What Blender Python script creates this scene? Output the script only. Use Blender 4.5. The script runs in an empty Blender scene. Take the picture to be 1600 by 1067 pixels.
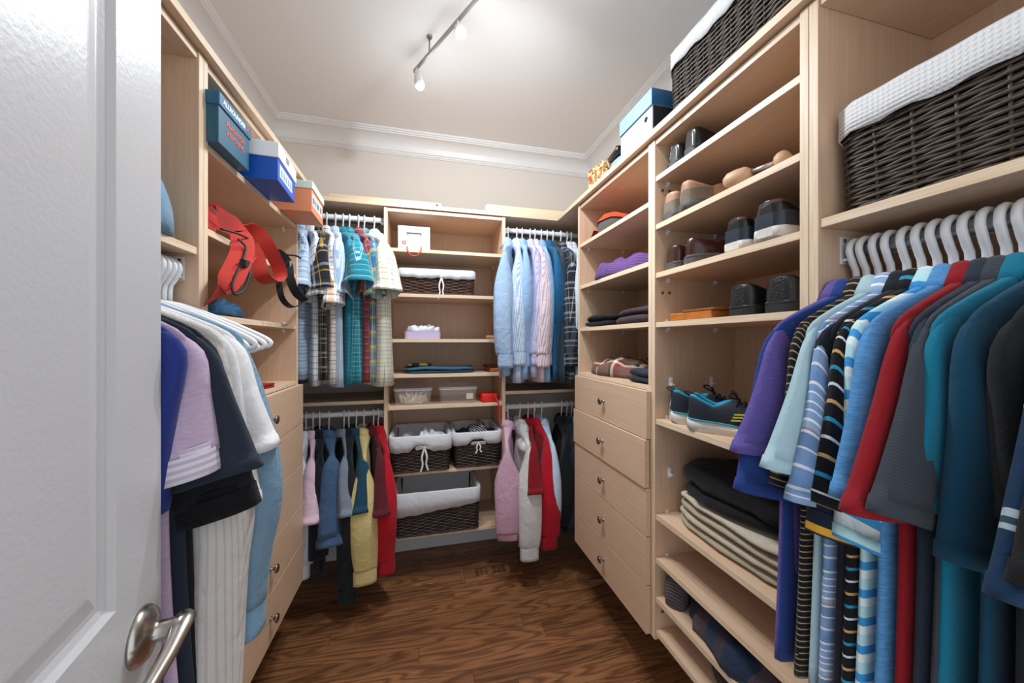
import bpy, bmesh, math, random
from mathutils import Vector, Matrix, noise

R = math.radians
random.seed(7)
scene = bpy.context.scene
COL = scene.collection

# ------------------------------------------------------------------ camera, world, exposure
F = 555.0
TH = math.atan(138 / F)
ZC = 1.366
cam = bpy.data.cameras.new('camera')
cam.sensor_width = 36.0
cam.sensor_fit = 'HORIZONTAL'
cam.lens = 36.0 * F / 1600.0
cam.clip_start = 0.02
camo = bpy.data.objects.new('camera', cam)
COL.objects.link(camo)
camo.location = (0, 0, ZC)
camo.rotation_euler = (R(90), 0, -TH)
scene.camera = camo

world = bpy.data.worlds.new('world')
scene.world = world
world.use_nodes = True
world.node_tree.nodes['Background'].inputs[0].default_value = (0.93, 0.96, 1.0, 1)
world.node_tree.nodes['Background'].inputs[1].default_value = 0.95
LAMP_W = 6.6

vs = scene.view_settings
vs.view_transform = 'Standard'
vs.look = 'None'
vs.gamma = 1.0
vs.use_curve_mapping = False
vs.exposure = 0.45

# room numbers
XL, XR, YB, ZT = -0.92, 1.215, 2.43, 2.70     # walls and ceiling
FL, FR, FB = -0.555, 0.82, 2.06               # front planes of the left, right and back units
DEP = 0.365


# ------------------------------------------------------------------ helpers
def at(px, py, X=None, Y=None, Z=None):
    """world point seen in direction (px, py) of the photograph, on a given plane"""
    S, C = math.sin(TH), math.cos(TH)
    r = (px - 800) / F
    h = (532 - py) / F
    dx, dy = r * C + S, -r * S + C
    d = X / dx if X is not None else Y / dy if Y is not None else (Z - ZC) / h
    return Vector((d * dx, d * dy, ZC + d * h))


def lin(c):
    if isinstance(c, str):
        c = c.lstrip('#')
        c = [int(c[i:i + 2], 16) / 255 for i in (0, 2, 4)]
    return tuple((v / 12.92 if v <= 0.04045 else ((v + 0.055) / 1.055) ** 2.4) for v in c) + (1.0,)


WL = {}       # world location of parents (unrotated things)


def empty(name, loc, rz=0.0, label=None, cat=None, group=None, kind=None):
    o = bpy.data.objects.new(name, None)
    o.empty_display_size = 0.05
    COL.objects.link(o)
    o.location = loc
    o.rotation_euler = (0, 0, rz)
    WL[o.name] = Vector(loc)
    tag(o, label, cat, group, kind)
    return o


def tag(o, label=None, cat=None, group=None, kind=None):
    if label: o['label'] = label
    if cat: o['category'] = cat
    if group: o['group'] = group
    if kind: o['kind'] = kind
    return o


def obj(name, bm, mats, parent=None, local=False, smooth=False, recenter=True):
    """link a bmesh as one object; world coordinates unless local"""
    me = bpy.data.meshes.new(name)
    bmesh.ops.recalc_face_normals(bm, faces=bm.faces[:]) if not local or True else None
    bm.to_mesh(me)
    bm.free()
    if not isinstance(mats, (list, tuple)): mats = [mats]
    for m in mats: me.materials.append(m)
    if smooth:
        for p in me.polygons: p.use_smooth = True
    o = bpy.data.objects.new(name, me)
    COL.objects.link(o)
    base = Vector((0, 0, 0))
    if parent is not None:
        o.parent = parent
        if not local: base = WL.get(parent.name, Vector((0, 0, 0)))
    if recenter and len(me.vertices):
        xs = [v.co for v in me.vertices]
        lo = Vector((min(v.x for v in xs), min(v.y for v in xs), min(v.z for v in xs)))
        hi = Vector((max(v.x for v in xs), max(v.y for v in xs), max(v.z for v in xs)))
        cen = Vector(((lo.x + hi.x) / 2, (lo.y + hi.y) / 2, lo.z))
        me.transform(Matrix.Translation(-cen))
        o.location = cen - base
        WL[o.name] = cen
    else:
        o.location = -base
        WL[o.name] = Vector((0, 0, 0))
    return o


def box(bm, x0, x1, y0, y1, z0, z1, bev=0.0, mi=0, front=None):
    """axis box; front = axis index whose two end faces take material 1"""
    x0, x1 = min(x0, x1), max(x0, x1)
    y0, y1 = min(y0, y1), max(y0, y1)
    b2 = bmesh.new()
    vsx = [b2.verts.new((x, y, z)) for x in (x0, x1) for y in (y0, y1) for z in (z0, z1)]
    for f in ((0, 1, 3, 2), (4, 6, 7, 5), (0, 4, 5, 1), (2, 3, 7, 6), (0, 2, 6, 4), (1, 5, 7, 3)):
        b2.faces.new([vsx[i] for i in f])
    bmesh.ops.recalc_face_normals(b2, faces=b2.faces[:])
    for f in b2.faces:
        f.material_index = mi
        if front is not None and abs(f.normal[front]) > 0.9: f.material_index = 1
    if bev:
        bmesh.ops.bevel(b2, geom=b2.edges[:], offset=bev, segments=1, profile=0.5, affect='EDGES')
    merge(bm, b2)


def merge(bm, b2, M=None):
    me = bpy.data.meshes.new('tmp')
    b2.to_mesh(me)
    b2.free()
    if M is not None: me.transform(M)
    bm.from_mesh(me)
    bpy.data.meshes.remove(me)


def tube(bm, pts, r, n=8, closed=False, rx=None, mi=0, caps=True):
    """tube along points; r number or list; rx optional flatten in binormal direction"""
    pts = [Vector(p) for p in pts]
    m = len(pts)
    if not isinstance(r, (list, tuple)): r = [r] * m
    rings = []
    prev = None
    for i in range(m):
        a = pts[i - 1] if (i > 0 or closed) else pts[i]
        b = pts[(i + 1) % m] if (i < m - 1 or closed) else pts[i]
        t = (b - a)
        t = t.normalized() if t.length > 1e-9 else Vector((0, 0, 1))
        if prev is None:
            ref = Vector((0, 0, 1)) if abs(t.z) < 0.9 else Vector((1, 0, 0))
            u = t.cross(ref).normalized()
        else:
            u = (prev - t * prev.dot(t))
            u = u.normalized() if u.length > 1e-6 else t.orthogonal().normalized()
        prev = u
        v = t.cross(u)
        rings.append([bm.verts.new(pts[i] + u * (r[i] * math.cos(2 * math.pi * k / n)) + v * ((rx if rx else r[i]) * math.sin(2 * math.pi * k / n))) for k in range(n)])
    for i in range(m if closed else m - 1):
        A, B = rings[i], rings[(i + 1) % m]
        for k in range(n):
            f = bm.faces.new((A[k], A[(k + 1) % n], B[(k + 1) % n], B[k]))
            f.smooth = True
            f.material_index = mi
    if not closed and caps:
        f = bm.faces.new(list(reversed(rings[0]))); f.material_index = mi
        f = bm.faces.new(rings[-1]); f.material_index = mi
    return rings


def ribbon(bm, pts, w, th, side=Vector((0, 0, 1)), mi=0):
    """flat strap along points: width along 'side' (made perpendicular), thickness th"""
    pts = [Vector(p) for p in pts]
    rings = []
    for i, p in enumerate(pts):
        t = (pts[min(i + 1, len(pts) - 1)] - pts[max(i - 1, 0)]).normalized()
        sd = side[i] if isinstance(side, list) else side
        s = (sd - t * sd.dot(t))
        s = s.normalized() if s.length > 1e-5 else t.orthogonal().normalized()
        nn = t.cross(s)
        ww = w[i] if isinstance(w, (list, tuple)) else w
        rings.append([bm.verts.new(p + s * a * ww / 2 + nn * b * th / 2) for a, b in ((-1, -1), (1, -1), (1, 1), (-1, 1))])
    for A, B in zip(rings, rings[1:]):
        for k in range(4):
            f = bm.faces.new((A[k], A[(k + 1) % 4], B[(k + 1) % 4], B[k]))
            f.material_index = mi
            f.smooth = k % 2 == 0
    bm.faces.new(list(reversed(rings[0])))
    bm.faces.new(rings[-1])
    bmesh.ops.split_edges(bm, edges=[e for e in bm.edges if len(e.link_faces) == 2 and e.link_faces[0].smooth != e.link_faces[1].smooth])


def crom(keys, n):
    """Catmull-Rom through tuples, n samples in all"""
    K = [Vector(k) if len(k) > 1 else Vector((k[0], 0)) for k in keys]
    out = []
    m = len(K) - 1
    for i in range(n):
        x = i / (n - 1) * m
        j = min(int(x), m - 1)
        t = x - j
        p0, p1, p2, p3 = K[max(j - 1, 0)], K[j], K[j + 1], K[min(j + 2, m)]
        out.append(0.5 * ((2 * p1) + (p2 - p0) * t + (2 * p0 - 5 * p1 + 4 * p2 - p3) * t * t + (3 * p1 - p0 - 3 * p2 + p3) * t ** 3))
    return out


def lathe(bm, prof, n=20, M=None, mi=0):
    b2 = bmesh.new()
    rings = []
    for r, z in prof:
        if r < 1e-6: rings.append([b2.verts.new((0, 0, z))])
        else: rings.append([b2.verts.new((r * math.cos(2 * math.pi * k / n), r * math.sin(2 * math.pi * k / n), z)) for k in range(n)])
    for A, B in zip(rings, rings[1:]):
        for k in range(n):
            a, b = A[k % len(A)], A[(k + 1) % len(A)]
            c, d = B[(k + 1) % len(B)], B[k % len(B)]
            q = []
            for v in (a, b, c, d):
                if v not in q: q.append(v)
            if len(q) > 2:
                f = b2.faces.new(q); f.smooth = True; f.material_index = mi
    merge(bm, b2, M)


def text_mesh(body, size, depth=0.0004, align='CENTER', bold=0.0):
    cu = bpy.data.curves.new('lettering', 'FONT')
    cu.body = body
    cu.size = size
    cu.align_x = align
    cu.align_y = 'CENTER'
    cu.extrude = depth
    cu.offset = bold
    o = bpy.data.objects.new('lettering', cu)
    me = bpy.data.meshes.new_from_object(o)
    bpy.data.objects.remove(o)
    b = bmesh.new()
    b.from_mesh(me)
    bpy.data.meshes.remove(me)
    return b


def lettering(body, size, M, mat, parent, local=True, bold=0.0, name='lettering'):
    b = text_mesh(body, size, bold=bold)
    bm = bmesh.new()
    merge(bm, b, M)
    return obj(name, bm, mat, parent, local=local)


# ------------------------------------------------------------------ materials
MATS = {}


def newmat(name):
    m = bpy.data.materials.new(name)
    m.use_nodes = True
    nt = m.node_tree
    return m, nt, nt.nodes['Principled BSDF']


def plain(name, col, rough=0.5, metal=0.0, spec=0.5, noise_amt=0.0, nscale=30, bump=0.0, bscale=80):
    if name in MATS: return MATS[name]
    m, nt, p = newmat(name)
    c = lin(col)
    p.inputs['Base Color'].default_value = c
    p.inputs['Roughness'].default_value = rough
    p.inputs['Metallic'].default_value = metal
    p.inputs['Specular IOR Level'].default_value = spec
    tc = nt.nodes.new('ShaderNodeTexCoord')
    if noise_amt:
        nz = nt.nodes.new('ShaderNodeTexNoise')
        nz.inputs['Scale'].default_value = nscale
        nz.inputs['Detail'].default_value = 4
        nt.links.new(tc.outputs['Object'], nz.inputs['Vector'])
        rp = nt.nodes.new('ShaderNodeValToRGB')
        rp.color_ramp.elements[0].position = 0.3
        rp.color_ramp.elements[1].position = 0.7
        rp.color_ramp.elements[0].color = tuple(v * (1 - noise_amt) for v in c[:3]) + (1,)
        rp.color_ramp.elements[1].color = tuple(min(1, v * (1 + noise_amt)) for v in c[:3]) + (1,)
        nt.links.new(nz.outputs['Fac'], rp.inputs['Fac'])
        nt.links.new(rp.outputs['Color'], p.inputs['Base Color'])
    if bump:
        nb = nt.nodes.new('ShaderNodeTexNoise')
        nb.inputs['Scale'].default_value = bscale
        nb.inputs['Detail'].default_value = 3
        nt.links.new(tc.outputs['Object'], nb.inputs['Vector'])
        bp = nt.nodes.new('ShaderNodeBump')
        bp.inputs['Strength'].default_value = bump
        bp.inputs['Distance'].default_value = 0.01
        nt.links.new(nb.outputs['Fac'], bp.inputs['Height'])
        nt.links.new(bp.outputs['Normal'], p.inputs['Normal'])
    MATS[name] = m
    return m


def wood(name, c0, c1, axis, rough=0.42, fine=140, knots=False):
    """light maple laminate, grain along axis"""
    m, nt, p = newmat(name)
    tc = nt.nodes.new('ShaderNodeTexCoord')
    oi = nt.nodes.new('ShaderNodeObjectInfo')
    add = nt.nodes.new('ShaderNodeVectorMath'); add.operation = 'ADD'
    sc = nt.nodes.new('ShaderNodeVectorMath'); sc.operation = 'SCALE'
    sc.inputs['Scale'].default_value = 37.0
    comb = nt.nodes.new('ShaderNodeCombineXYZ')
    for i in range(3): nt.links.new(oi.outputs['Random'], comb.inputs[i])
    nt.links.new(comb.outputs[0], sc.inputs[0])
    nt.links.new(tc.outputs['Object'], add.inputs[0])
    nt.links.new(sc.outputs[0], add.inputs[1])
    mp = nt.nodes.new('ShaderNodeMapping')
    s = [fine, fine, fine]
    s['xyz'.index(axis)] = fine / 28
    mp.inputs['Scale'].default_value = s
    nt.links.new(add.outputs[0], mp.inputs['Vector'])
    nz = nt.nodes.new('ShaderNodeTexNoise')
    nz.inputs['Scale'].default_value = 1.0
    nz.inputs['Detail'].default_value = 5
    nt.links.new(mp.outputs[0], nz.inputs['Vector'])
    rp = nt.nodes.new('ShaderNodeValToRGB')
    rp.color_ramp.elements[0].position = 0.3
    rp.color_ramp.elements[1].position = 0.68
    rp.color_ramp.elements[0].color = lin(c0)
    rp.color_ramp.elements[1].color = lin(c1)
    nt.links.new(nz.outputs['Fac'], rp.inputs['Fac'])
    out = rp.outputs['Color']
    if knots:
        vo = nt.nodes.new('ShaderNodeTexVoronoi')
        vo.inputs['Scale'].default_value = 5.5
        nt.links.new(add.outputs[0], vo.inputs['Vector'])
        kr = nt.nodes.new('ShaderNodeValToRGB')
        kr.color_ramp.elements[0].position = 0.03
        kr.color_ramp.elements[1].position = 0.075
        kr.color_ramp.elements[0].color = (1, 1, 1, 1)
        kr.color_ramp.elements[1].color = (0, 0, 0, 1)
        nt.links.new(vo.outputs['Distance'], kr.inputs['Fac'])
        mx = nt.nodes.new('ShaderNodeMixRGB')
        mx.inputs['Color2'].default_value = lin('#b98a60')
        nt.links.new(kr.outputs['Color'], mx.inputs['Fac'])
        nt.links.new(out, mx.inputs['Color1'])
        out = mx.outputs[0]
    nt.links.new(out, p.inputs['Base Color'])
    p.inputs['Roughness'].default_value = rough
    MATS[name] = m
    return m


def fabric(name, col, warp=None, weft=None, pu=0.05, pv=0.05, rough=0.9, heather=0.0, mix=0.5, bump=0.55, knit=True, wr=20):
    """cloth; warp/weft = [(position, colour), ...] repeated over pu/pv metres of UV"""
    if name in MATS: return MATS[name]
    m, nt, p = newmat(name)
    c = lin(col)
    p.inputs['Roughness'].default_value = rough
    p.inputs['Specular IOR Level'].default_value = 0.15
    p.inputs['Sheen Weight'].default_value = 0.08
    p.inputs['Sheen Roughness'].default_value = 0.6
    p.inputs['Base Color'].default_value = c
    uv = nt.nodes.new('ShaderNodeUVMap')
    sep = nt.nodes.new('ShaderNodeSeparateXYZ')
    nt.links.new(uv.outputs[0], sep.inputs[0])

    def band(sock, per, stops):
        d = nt.nodes.new('ShaderNodeMath'); d.operation = 'DIVIDE'
        d.inputs[1].default_value = per
        fr = nt.nodes.new('ShaderNodeMath'); fr.operation = 'FRACT'
        nt.links.new(sock, d.inputs[0])
        nt.links.new(d.outputs[0], fr.inputs[0])
        rp = nt.nodes.new('ShaderNodeValToRGB')
        cr = rp.color_ramp
        cr.interpolation = 'CONSTANT'
        st = sorted(stops)
        cr.elements[0].position = 0.0
        cr.elements[0].color = lin(st[0][1])
        cr.elements[1].position = st[1][0]
        cr.elements[1].color = lin(st[1][1])
        for q, cc in st[2:]:
            e = cr.elements.new(q)
            e.color = lin(cc)
        nt.links.new(fr.outputs[0], rp.inputs['Fac'])
        return rp.outputs['Color']
    out = None
    if warp: out = band(sep.outputs['X'], pu, warp)
    if weft:
        o2 = band(sep.outputs['Y'], pv, weft)
        if out is None: out = o2
        else:
            mx = nt.nodes.new('ShaderNodeMixRGB')
            mx.inputs['Fac'].default_value = mix
            nt.links.new(out, mx.inputs['Color1'])
            nt.links.new(o2, mx.inputs['Color2'])
            out = mx.outputs[0]
    tc = nt.nodes.new('ShaderNodeTexCoord')
    if heather:
        mp = nt.nodes.new('ShaderNodeMapping')
        mp.inputs['Scale'].default_value = (60, 60, 500) if heather < 0.5 else (500, 500, 500)
        nt.links.new(tc.outputs['Object'], mp.inputs['Vector'])
        nz = nt.nodes.new('ShaderNodeTexNoise')
        nz.inputs['Scale'].default_value = 1
        nz.inputs['Detail'].default_value = 3
        nt.links.new(mp.outputs[0], nz.inputs['Vector'])
        hm = nt.nodes.new('ShaderNodeMixRGB')
        hm.blend_type = 'MULTIPLY'
        hm.inputs['Fac'].default_value = 1
        rr = nt.nodes.new('ShaderNodeValToRGB')
        a = 1 - heather
        rr.color_ramp.elements[0].position = 0.35
        rr.color_ramp.elements[1].position = 0.65
        rr.color_ramp.elements[0].color = (a, a, a, 1)
        nt.links.new(nz.outputs['Fac'], rr.inputs['Fac'])
        if out is None: hm.inputs['Color1'].default_value = c
        else: nt.links.new(out, hm.inputs['Color1'])
        nt.links.new(rr.outputs['Color'], hm.inputs['Color2'])
        out = hm.outputs[0]
    if out is not None: nt.links.new(out, p.inputs['Base Color'])
    # wrinkles and weave
    nb = nt.nodes.new('ShaderNodeTexNoise')
    nb.inputs['Scale'].default_value = wr
    nb.inputs['Detail'].default_value = 4
    nb.inputs['Distortion'].default_value = 0.6
    nt.links.new(tc.outputs['Object'], nb.inputs['Vector'])
    bp = nt.nodes.new('ShaderNodeBump')
    bp.inputs['Strength'].default_value = bump
    bp.inputs['Distance'].default_value = 0.012
    nt.links.new(nb.outputs['Fac'], bp.inputs['Height'])
    n2 = nt.nodes.new('ShaderNodeTexNoise')
    n2.inputs['Scale'].default_value = 900
    nt.links.new(tc.outputs['Object'], n2.inputs['Vector'])
    b2 = nt.nodes.new('ShaderNodeBump')
    b2.inputs['Strength'].default_value = 0.25
    b2.inputs['Distance'].default_value = 0.002
    nt.links.new(n2.outputs['Fac'], b2.inputs['Height'])
    nt.links.new(bp.outputs['Normal'], b2.inputs['Normal'])
    nt.links.new(b2.outputs['Normal'], p.inputs['Normal'])
    MATS[name] = m
    return m


FACE0, FACE1 = '#ceac8e', '#d7b99e'
MX = wood('maple_grain_x', FACE0, FACE1, 'x')
MY = wood('maple_grain_y', FACE0, FACE1, 'y')
MZ = wood('maple_grain_z', FACE0, FACE1, 'z')
EX = wood('maple_edge_x', '#d6bb9a', '#e6d2b8', 'x', fine=220, knots=True)
EY = wood('maple_edge_y', '#d6bb9a', '#e6d2b8', 'y', fine=220, knots=True)
EZ = wood('maple_edge_z', '#d6bb9a', '#e6d2b8', 'z', fine=220, knots=True)
MG = {'x': MX, 'y': MY, 'z': MZ}
EG = {'x': EX, 'y': EY, 'z': EZ}
WHITE_PAINT = plain('white_trim_paint', '#e9e9ea', 0.35)
CEIL_PAINT = plain('ceiling_paint', '#eeeeee', 0.9, bump=0.03, bscale=250)
WALL_PAINT = plain('greige_wall_paint', '#dcd5cc', 0.85, bump=0.03, bscale=250)
DOOR_PAINT = plain('white_door_paint', '#d2d3d6', 0.38, bump=0.05, bscale=160)
BASE_PAINT = plain('baseboard_paint', '#d3d8dc', 0.4)
NICKEL = plain('brushed_nickel', '#b8b2aa', 0.28, metal=1.0)
DARK_NICKEL = plain('antique_nickel', '#8a8178', 0.3, metal=1.0)
HANGER_W = plain('white_hanger_plastic', '#eceef0', 0.3)
ROD_WHITE = plain('white_enamelled_rod', '#dfe4e6', 0.3)
ROD_GREY = plain('grey_rod_metal', '#a9adb0', 0.35, metal=0.3)
CLIP = plain('clear_white_clip', '#e6eaee', 0.25)
SCREW = plain('steel_screw', '#77716c', 0.35, metal=0.9)
BLACK_GAP = plain('dark_void', '#0c0a09', 0.9)


def floor_mat():
    m, nt, p = newmat('stained_oak')
    tc = nt.nodes.new('ShaderNodeTexCoord')
    oi = nt.nodes.new('ShaderNodeObjectInfo')
    comb = nt.nodes.new('ShaderNodeCombineXYZ')
    for i in range(3): nt.links.new(oi.outputs['Random'], comb.inputs[i])
    sc = nt.nodes.new('ShaderNodeVectorMath'); sc.operation = 'SCALE'
    sc.inputs['Scale'].default_value = 53.0
    nt.links.new(comb.outputs[0], sc.inputs[0])
    add = nt.nodes.new('ShaderNodeVectorMath'); add.operation = 'ADD'
    nt.links.new(tc.outputs['Object'], add.inputs[0])
    nt.links.new(sc.outputs[0], add.inputs[1])
    mp = nt.nodes.new('ShaderNodeMapping')
    mp.inputs['Scale'].default_value = (0.7, 6.5, 6.5)
    nt.links.new(add.outputs[0], mp.inputs['Vector'])
    nz = nt.nodes.new('ShaderNodeTexNoise')
    nz.inputs['Scale'].default_value = 1.3
    nz.inputs['Detail'].default_value = 2
    nz.inputs['Distortion'].default_value = 0.5
    nt.links.new(mp.outputs[0], nz.inputs['Vector'])
    # cathedral rings: sin of stretched noise
    mu = nt.nodes.new('ShaderNodeMath'); mu.operation = 'MULTIPLY'; mu.inputs[1].default_value = 85
    nt.links.new(nz.outputs['Fac'], mu.inputs[0])
    sn = nt.nodes.new('ShaderNodeMath'); sn.operation = 'SINE'
    nt.links.new(mu.outputs[0], sn.inputs[0])
    rp = nt.nodes.new('ShaderNodeValToRGB')
    e = rp.color_ramp.elements
    e[0].position = 0.0; e[0].color = lin('#714a31')
    e[1].position = 0.5; e[1].color = lin('#946440')
    x = rp.color_ramp.elements.new(0.22); x.color = lin('#855737')
    x = rp.color_ramp.elements.new(0.9); x.color = lin('#9d6c47')
    mr = nt.nodes.new('ShaderNodeMapRange')
    mr.inputs['From Min'].default_value = -1
    mr.inputs['From Max'].default_value = 1
    nt.links.new(sn.outputs[0], mr.inputs['Value'])
    nt.links.new(mr.outputs[0], rp.inputs['Fac'])
    # fine pores
    mp2 = nt.nodes.new('ShaderNodeMapping')
    mp2.inputs['Scale'].default_value = (14, 420, 420)
    nt.links.new(add.outputs[0], mp2.inputs['Vector'])
    n2 = nt.nodes.new('ShaderNodeTexNoise')
    n2.inputs['Scale'].default_value = 1
    n2.inputs['Detail'].default_value = 3
    nt.links.new(mp2.outputs[0], n2.inputs['Vector'])
    r2 = nt.nodes.new('ShaderNodeValToRGB')
    r2.color_ramp.elements[0].position = 0.36
    r2.color_ramp.elements[1].position = 0.56
    r2.color_ramp.elements[0].color = (0.6, 0.55, 0.5, 1)
    nt.links.new(n2.outputs['Fac'], r2.inputs['Fac'])
    mx = nt.nodes.new('ShaderNodeMixRGB'); mx.blend_type = 'MULTIPLY'; mx.inputs['Fac'].default_value = 0.8
    nt.links.new(rp.outputs['Color'], mx.inputs['Color1'])
    nt.links.new(r2.outputs['Color'], mx.inputs['Color2'])
    # plank tone
    hsv = nt.nodes.new('ShaderNodeHueSaturation')
    mr2 = nt.nodes.new('ShaderNodeMapRange')
    mr2.inputs['To Min'].default_value = 0.72
    mr2.inputs['To Max'].default_value = 1.15
    nt.links.new(oi.outputs['Random'], mr2.inputs['Value'])
    nt.links.new(mr2.outputs[0], hsv.inputs['Value'])
    nt.links.new(mx.outputs[0], hsv.inputs['Color'])
    nt.links.new(hsv.outputs[0], p.inputs['Base Color'])
    p.inputs['Roughness'].default_value = 0.33
    MATS['oak'] = m
    return m


OAK = floor_mat()

# ------------------------------------------------------------------ the shell
def struct(name, bm, m, parent=None):
    o = obj(name, bm, m, parent)
    if parent is None: o['kind'] = 'structure'
    return o


Y0 = -0.35
bm = bmesh.new(); box(bm, XL - 0.1, XR + 0.1, Y0, YB + 0.1, -0.06, -0.006)
floor = struct('floor', bm, plain('subfloor_dark', '#1c100a', 0.9))
PW = 0.083
y = Y0
row = 0
while y < YB - 0.001:
    x = XL - random.uniform(0.0, 0.9)
    y1 = min(y + PW, YB)
    while x < XR:
        ln = random.uniform(0.55, 1.35)
        a, b = max(x, XL), min(x + ln, XR)
        if b - a > 0.02:
            bm = bmesh.new()
            box(bm, a + 0.0005, b - 0.0005, y + 0.0005, y1 - 0.0005, -0.006, random.uniform(-0.0006, 0.0), bev=0.0008)
            obj('plank', bm, OAK, floor)
        x += ln
    y += PW
    row += 1

bm = bmesh.new(); box(bm, XL - 0.1, XR + 0.1, Y0, YB + 0.1, ZT, ZT + 0.08)
struct('ceiling', bm, CEIL_PAINT)
bm = bmesh.new(); box(bm, XL - 0.1, XR + 0.1, YB, YB + 0.1, -0.006, ZT)
struct('wall_back', bm, WALL_PAINT)
bm = bmesh.new(); box(bm, XL - 0.1, XL, Y0, YB, -0.006, ZT)
struct('wall_left', bm, WALL_PAINT)
bm = bmesh.new(); box(bm, XR, XR + 0.1, Y0, YB, -0.006, ZT)
struct('wall_right', bm, WALL_PAINT)

# crown moulding: profile (projection, drop)
CP = [(0.105, 0.0), (0.105, 0.010), (0.098, 0.013), (0.098, 0.020), (0.090, 0.023), (0.090, 0.030)]
for k in range(1, 8):
    a = k / 8 * math.pi / 2
    CP.append((0.090 - 0.068 * math.sin(a), 0.030 + 0.060 * (1 - math.cos(a))))
CP += [(0.020, 0.092), (0.020, 0.099), (0.014, 0.102), (0.014, 0.110), (0.008, 0.113), (0.008, 0.119), (0.0, 0.121)]


def crown(name, path, axis):
    bm = bmesh.new()
    loops = []
    for end in (0, 1):
        loops.append([bm.verts.new(path(end, p, ZT - d)) for p, d in CP] + [bm.verts.new(path(end, 0, ZT))])
    n = len(loops[0])
    for k in range(n):
        bm.faces.new((loops[0][k], loops[0][(k + 1) % n], loops[1][(k + 1) % n], loops[1][k]))
    bm.faces.new(loops[0]); bm.faces.new(list(reversed(loops[1])))
    struct(name, bm, WHITE_PAINT)


crown('trim_1', lambda e, p, z: (XL + p, Y0 if e == 0 else YB - p, z), 'y')
crown('trim_2', lambda e, p, z: (XL + p if e == 0 else XR - p, YB - p, z), 'x')
crown('trim_3', lambda e, p, z: (XR - p, Y0 if e == 0 else YB - p, z), 'y')


def baseboard(name, x0, x1, y0, y1, dx, dy):
    bm = bmesh.new()
    box(bm, x0, x1, y0, y1, 0, 0.10, bev=0.002)
    box(bm, x0 + (0.003 if dx > 0 else 0), x1 - (0.003 if dx < 0 else 0), y0 + (0.004 if dy else 0), y1, 0.10, 0.118, bev=0.002)
    box(bm, x0 + (0.007 if dx > 0 else 0), x1 - (0.007 if dx < 0 else 0), y0 + (0.008 if dy else 0), y1, 0.118, 0.135, bev=0.002)
    struct(name, bm, BASE_PAINT)


baseboard('baseboard_back', XL + 0.015, XR - 0.015, YB - 0.015, YB, 0, 1)
baseboard('baseboard_left', XL, XL + 0.015, Y0, YB, -1, 0)
baseboard('baseboard_right', XR - 0.015, XR, Y0, YB, 1, 0)

# ------------------------------------------------------------------ door standing open
HDIR = Vector((-0.19, 0.982, 0)).normalized()
EDGE = Vector((-0.3765, 0.634, 0))
DW, DT, DH = 0.76, 0.035, 2.03
dang = math.atan2(HDIR.y, HDIR.x) + math.pi      # local +x runs from free edge to hinge
door = empty('door_1', EDGE, dang, kind='structure')
# local: x 0..DW from free edge toward hinge, y = face; visible face on local -y or +y
face = Vector((math.cos(dang + math.pi / 2), math.sin(dang + math.pi / 2)))
FS = 1 if face.x > 0 else -1                     # side of the face turned to the aisle
bm = bmesh.new()


def door_face(bm, yf, s):
    xs = [0, 0.112, DW - 0.112, DW]
    zs = [0.008, 0.24, 0.86, 1.045, DH - 0.125, DH]
    def q(x0, x1, z0, z1, y):
        bm.faces.new([bm.verts.new((x, y, z)) for x, z in ((x0, z0), (x1, z0), (x1, z1), (x0, z1))])
    for i in range(3):
        for j in range(5):
            if i == 1 and j in (1, 3):
                prof = [(0, 0), (0.006, -0.006), (0.013, -0.009), (0.02, -0.009), (0.026, -0.0075), (0.042, -0.0035), (0.046, -0.003)]
                rings = []
                for o, d in prof:
                    rings.append([bm.verts.new((x, yf + s * d, z)) for x, z in ((xs[1] + o, zs[j] + o), (xs[2] - o, zs[j] + o), (xs[2] - o, zs[j + 1] - o), (xs[1] + o, zs[j + 1] - o))])
                for A, B in zip(rings, rings[1:]):
                    for k in range(4): bm.faces.new((A[k], A[(k + 1) % 4], B[(k + 1) % 4], B[k]))
                bm.faces.new(rings[-1])
            else:
                q(xs[i], xs[i + 1], zs[j], zs[j + 1], yf)


door_face(bm, 0.0, FS)
door_face(bm, -FS * DT, -FS)
for (x0, z0, x1, z1) in ((0, 0.008, 0, DH), (DW, 0.008, DW, DH), (0, 0.008, DW, 0.008), (0, DH, DW, DH)):
    bm.faces.new([bm.verts.new(v) for v in ((x0, 0, z0), (x1, 0, z1), (x1, -FS * DT, z1), (x0, -FS * DT, z0))])
bmesh.ops.remove_doubles(bm, verts=bm.verts[:], dist=1e-5)
obj('slab', bm, DOOR_PAINT, door, local=True)
HX, HZ = 0.058, 0.975
bm = bmesh.new()
My = Matrix.Translation((HX, 0, HZ)) @ Matrix.Rotation(R(-90 * FS), 4, 'X')
lathe(bm, [(0, 0), (0.036, 0), (0.036, 0.003), (0.031, 0.010), (0.02, 0.0135), (0.0145, 0.015), (0.0125, 0.02), (0.0125, 0.034), (0.0135, 0.036), (0.0135, 0.046), (0, 0.046)], 28, My)
rose = obj('door_handle', bm, NICKEL, door, local=True)
bm = bmesh.new()
lv = crom([(-0.014, 0.042, 0.006), (0.010, 0.044, 0.003), (0.040, 0.042, -0.008), (0.075, 0.036, -0.020), (0.105, 0.032, -0.027)], 14)
tube(bm, [(HX + p.x, FS * p.y, HZ + p.z) for p in lv], [0.009, 0.013, 0.0135, 0.013, 0.012, 0.011, 0.0105, 0.010, 0.0095, 0.009, 0.009, 0.0085, 0.008, 0.005], 12, rx=0.0075)
ll = obj('lever', bm, NICKEL, door, local=True)
# lever belongs to the handle
ll.parent = rose
ll.location = ll.location - rose.location

# ------------------------------------------------------------------ track light
TRZ = ZT - 0.075


def track_point(px, py):
    return at(px, py, Z=TRZ)


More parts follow.
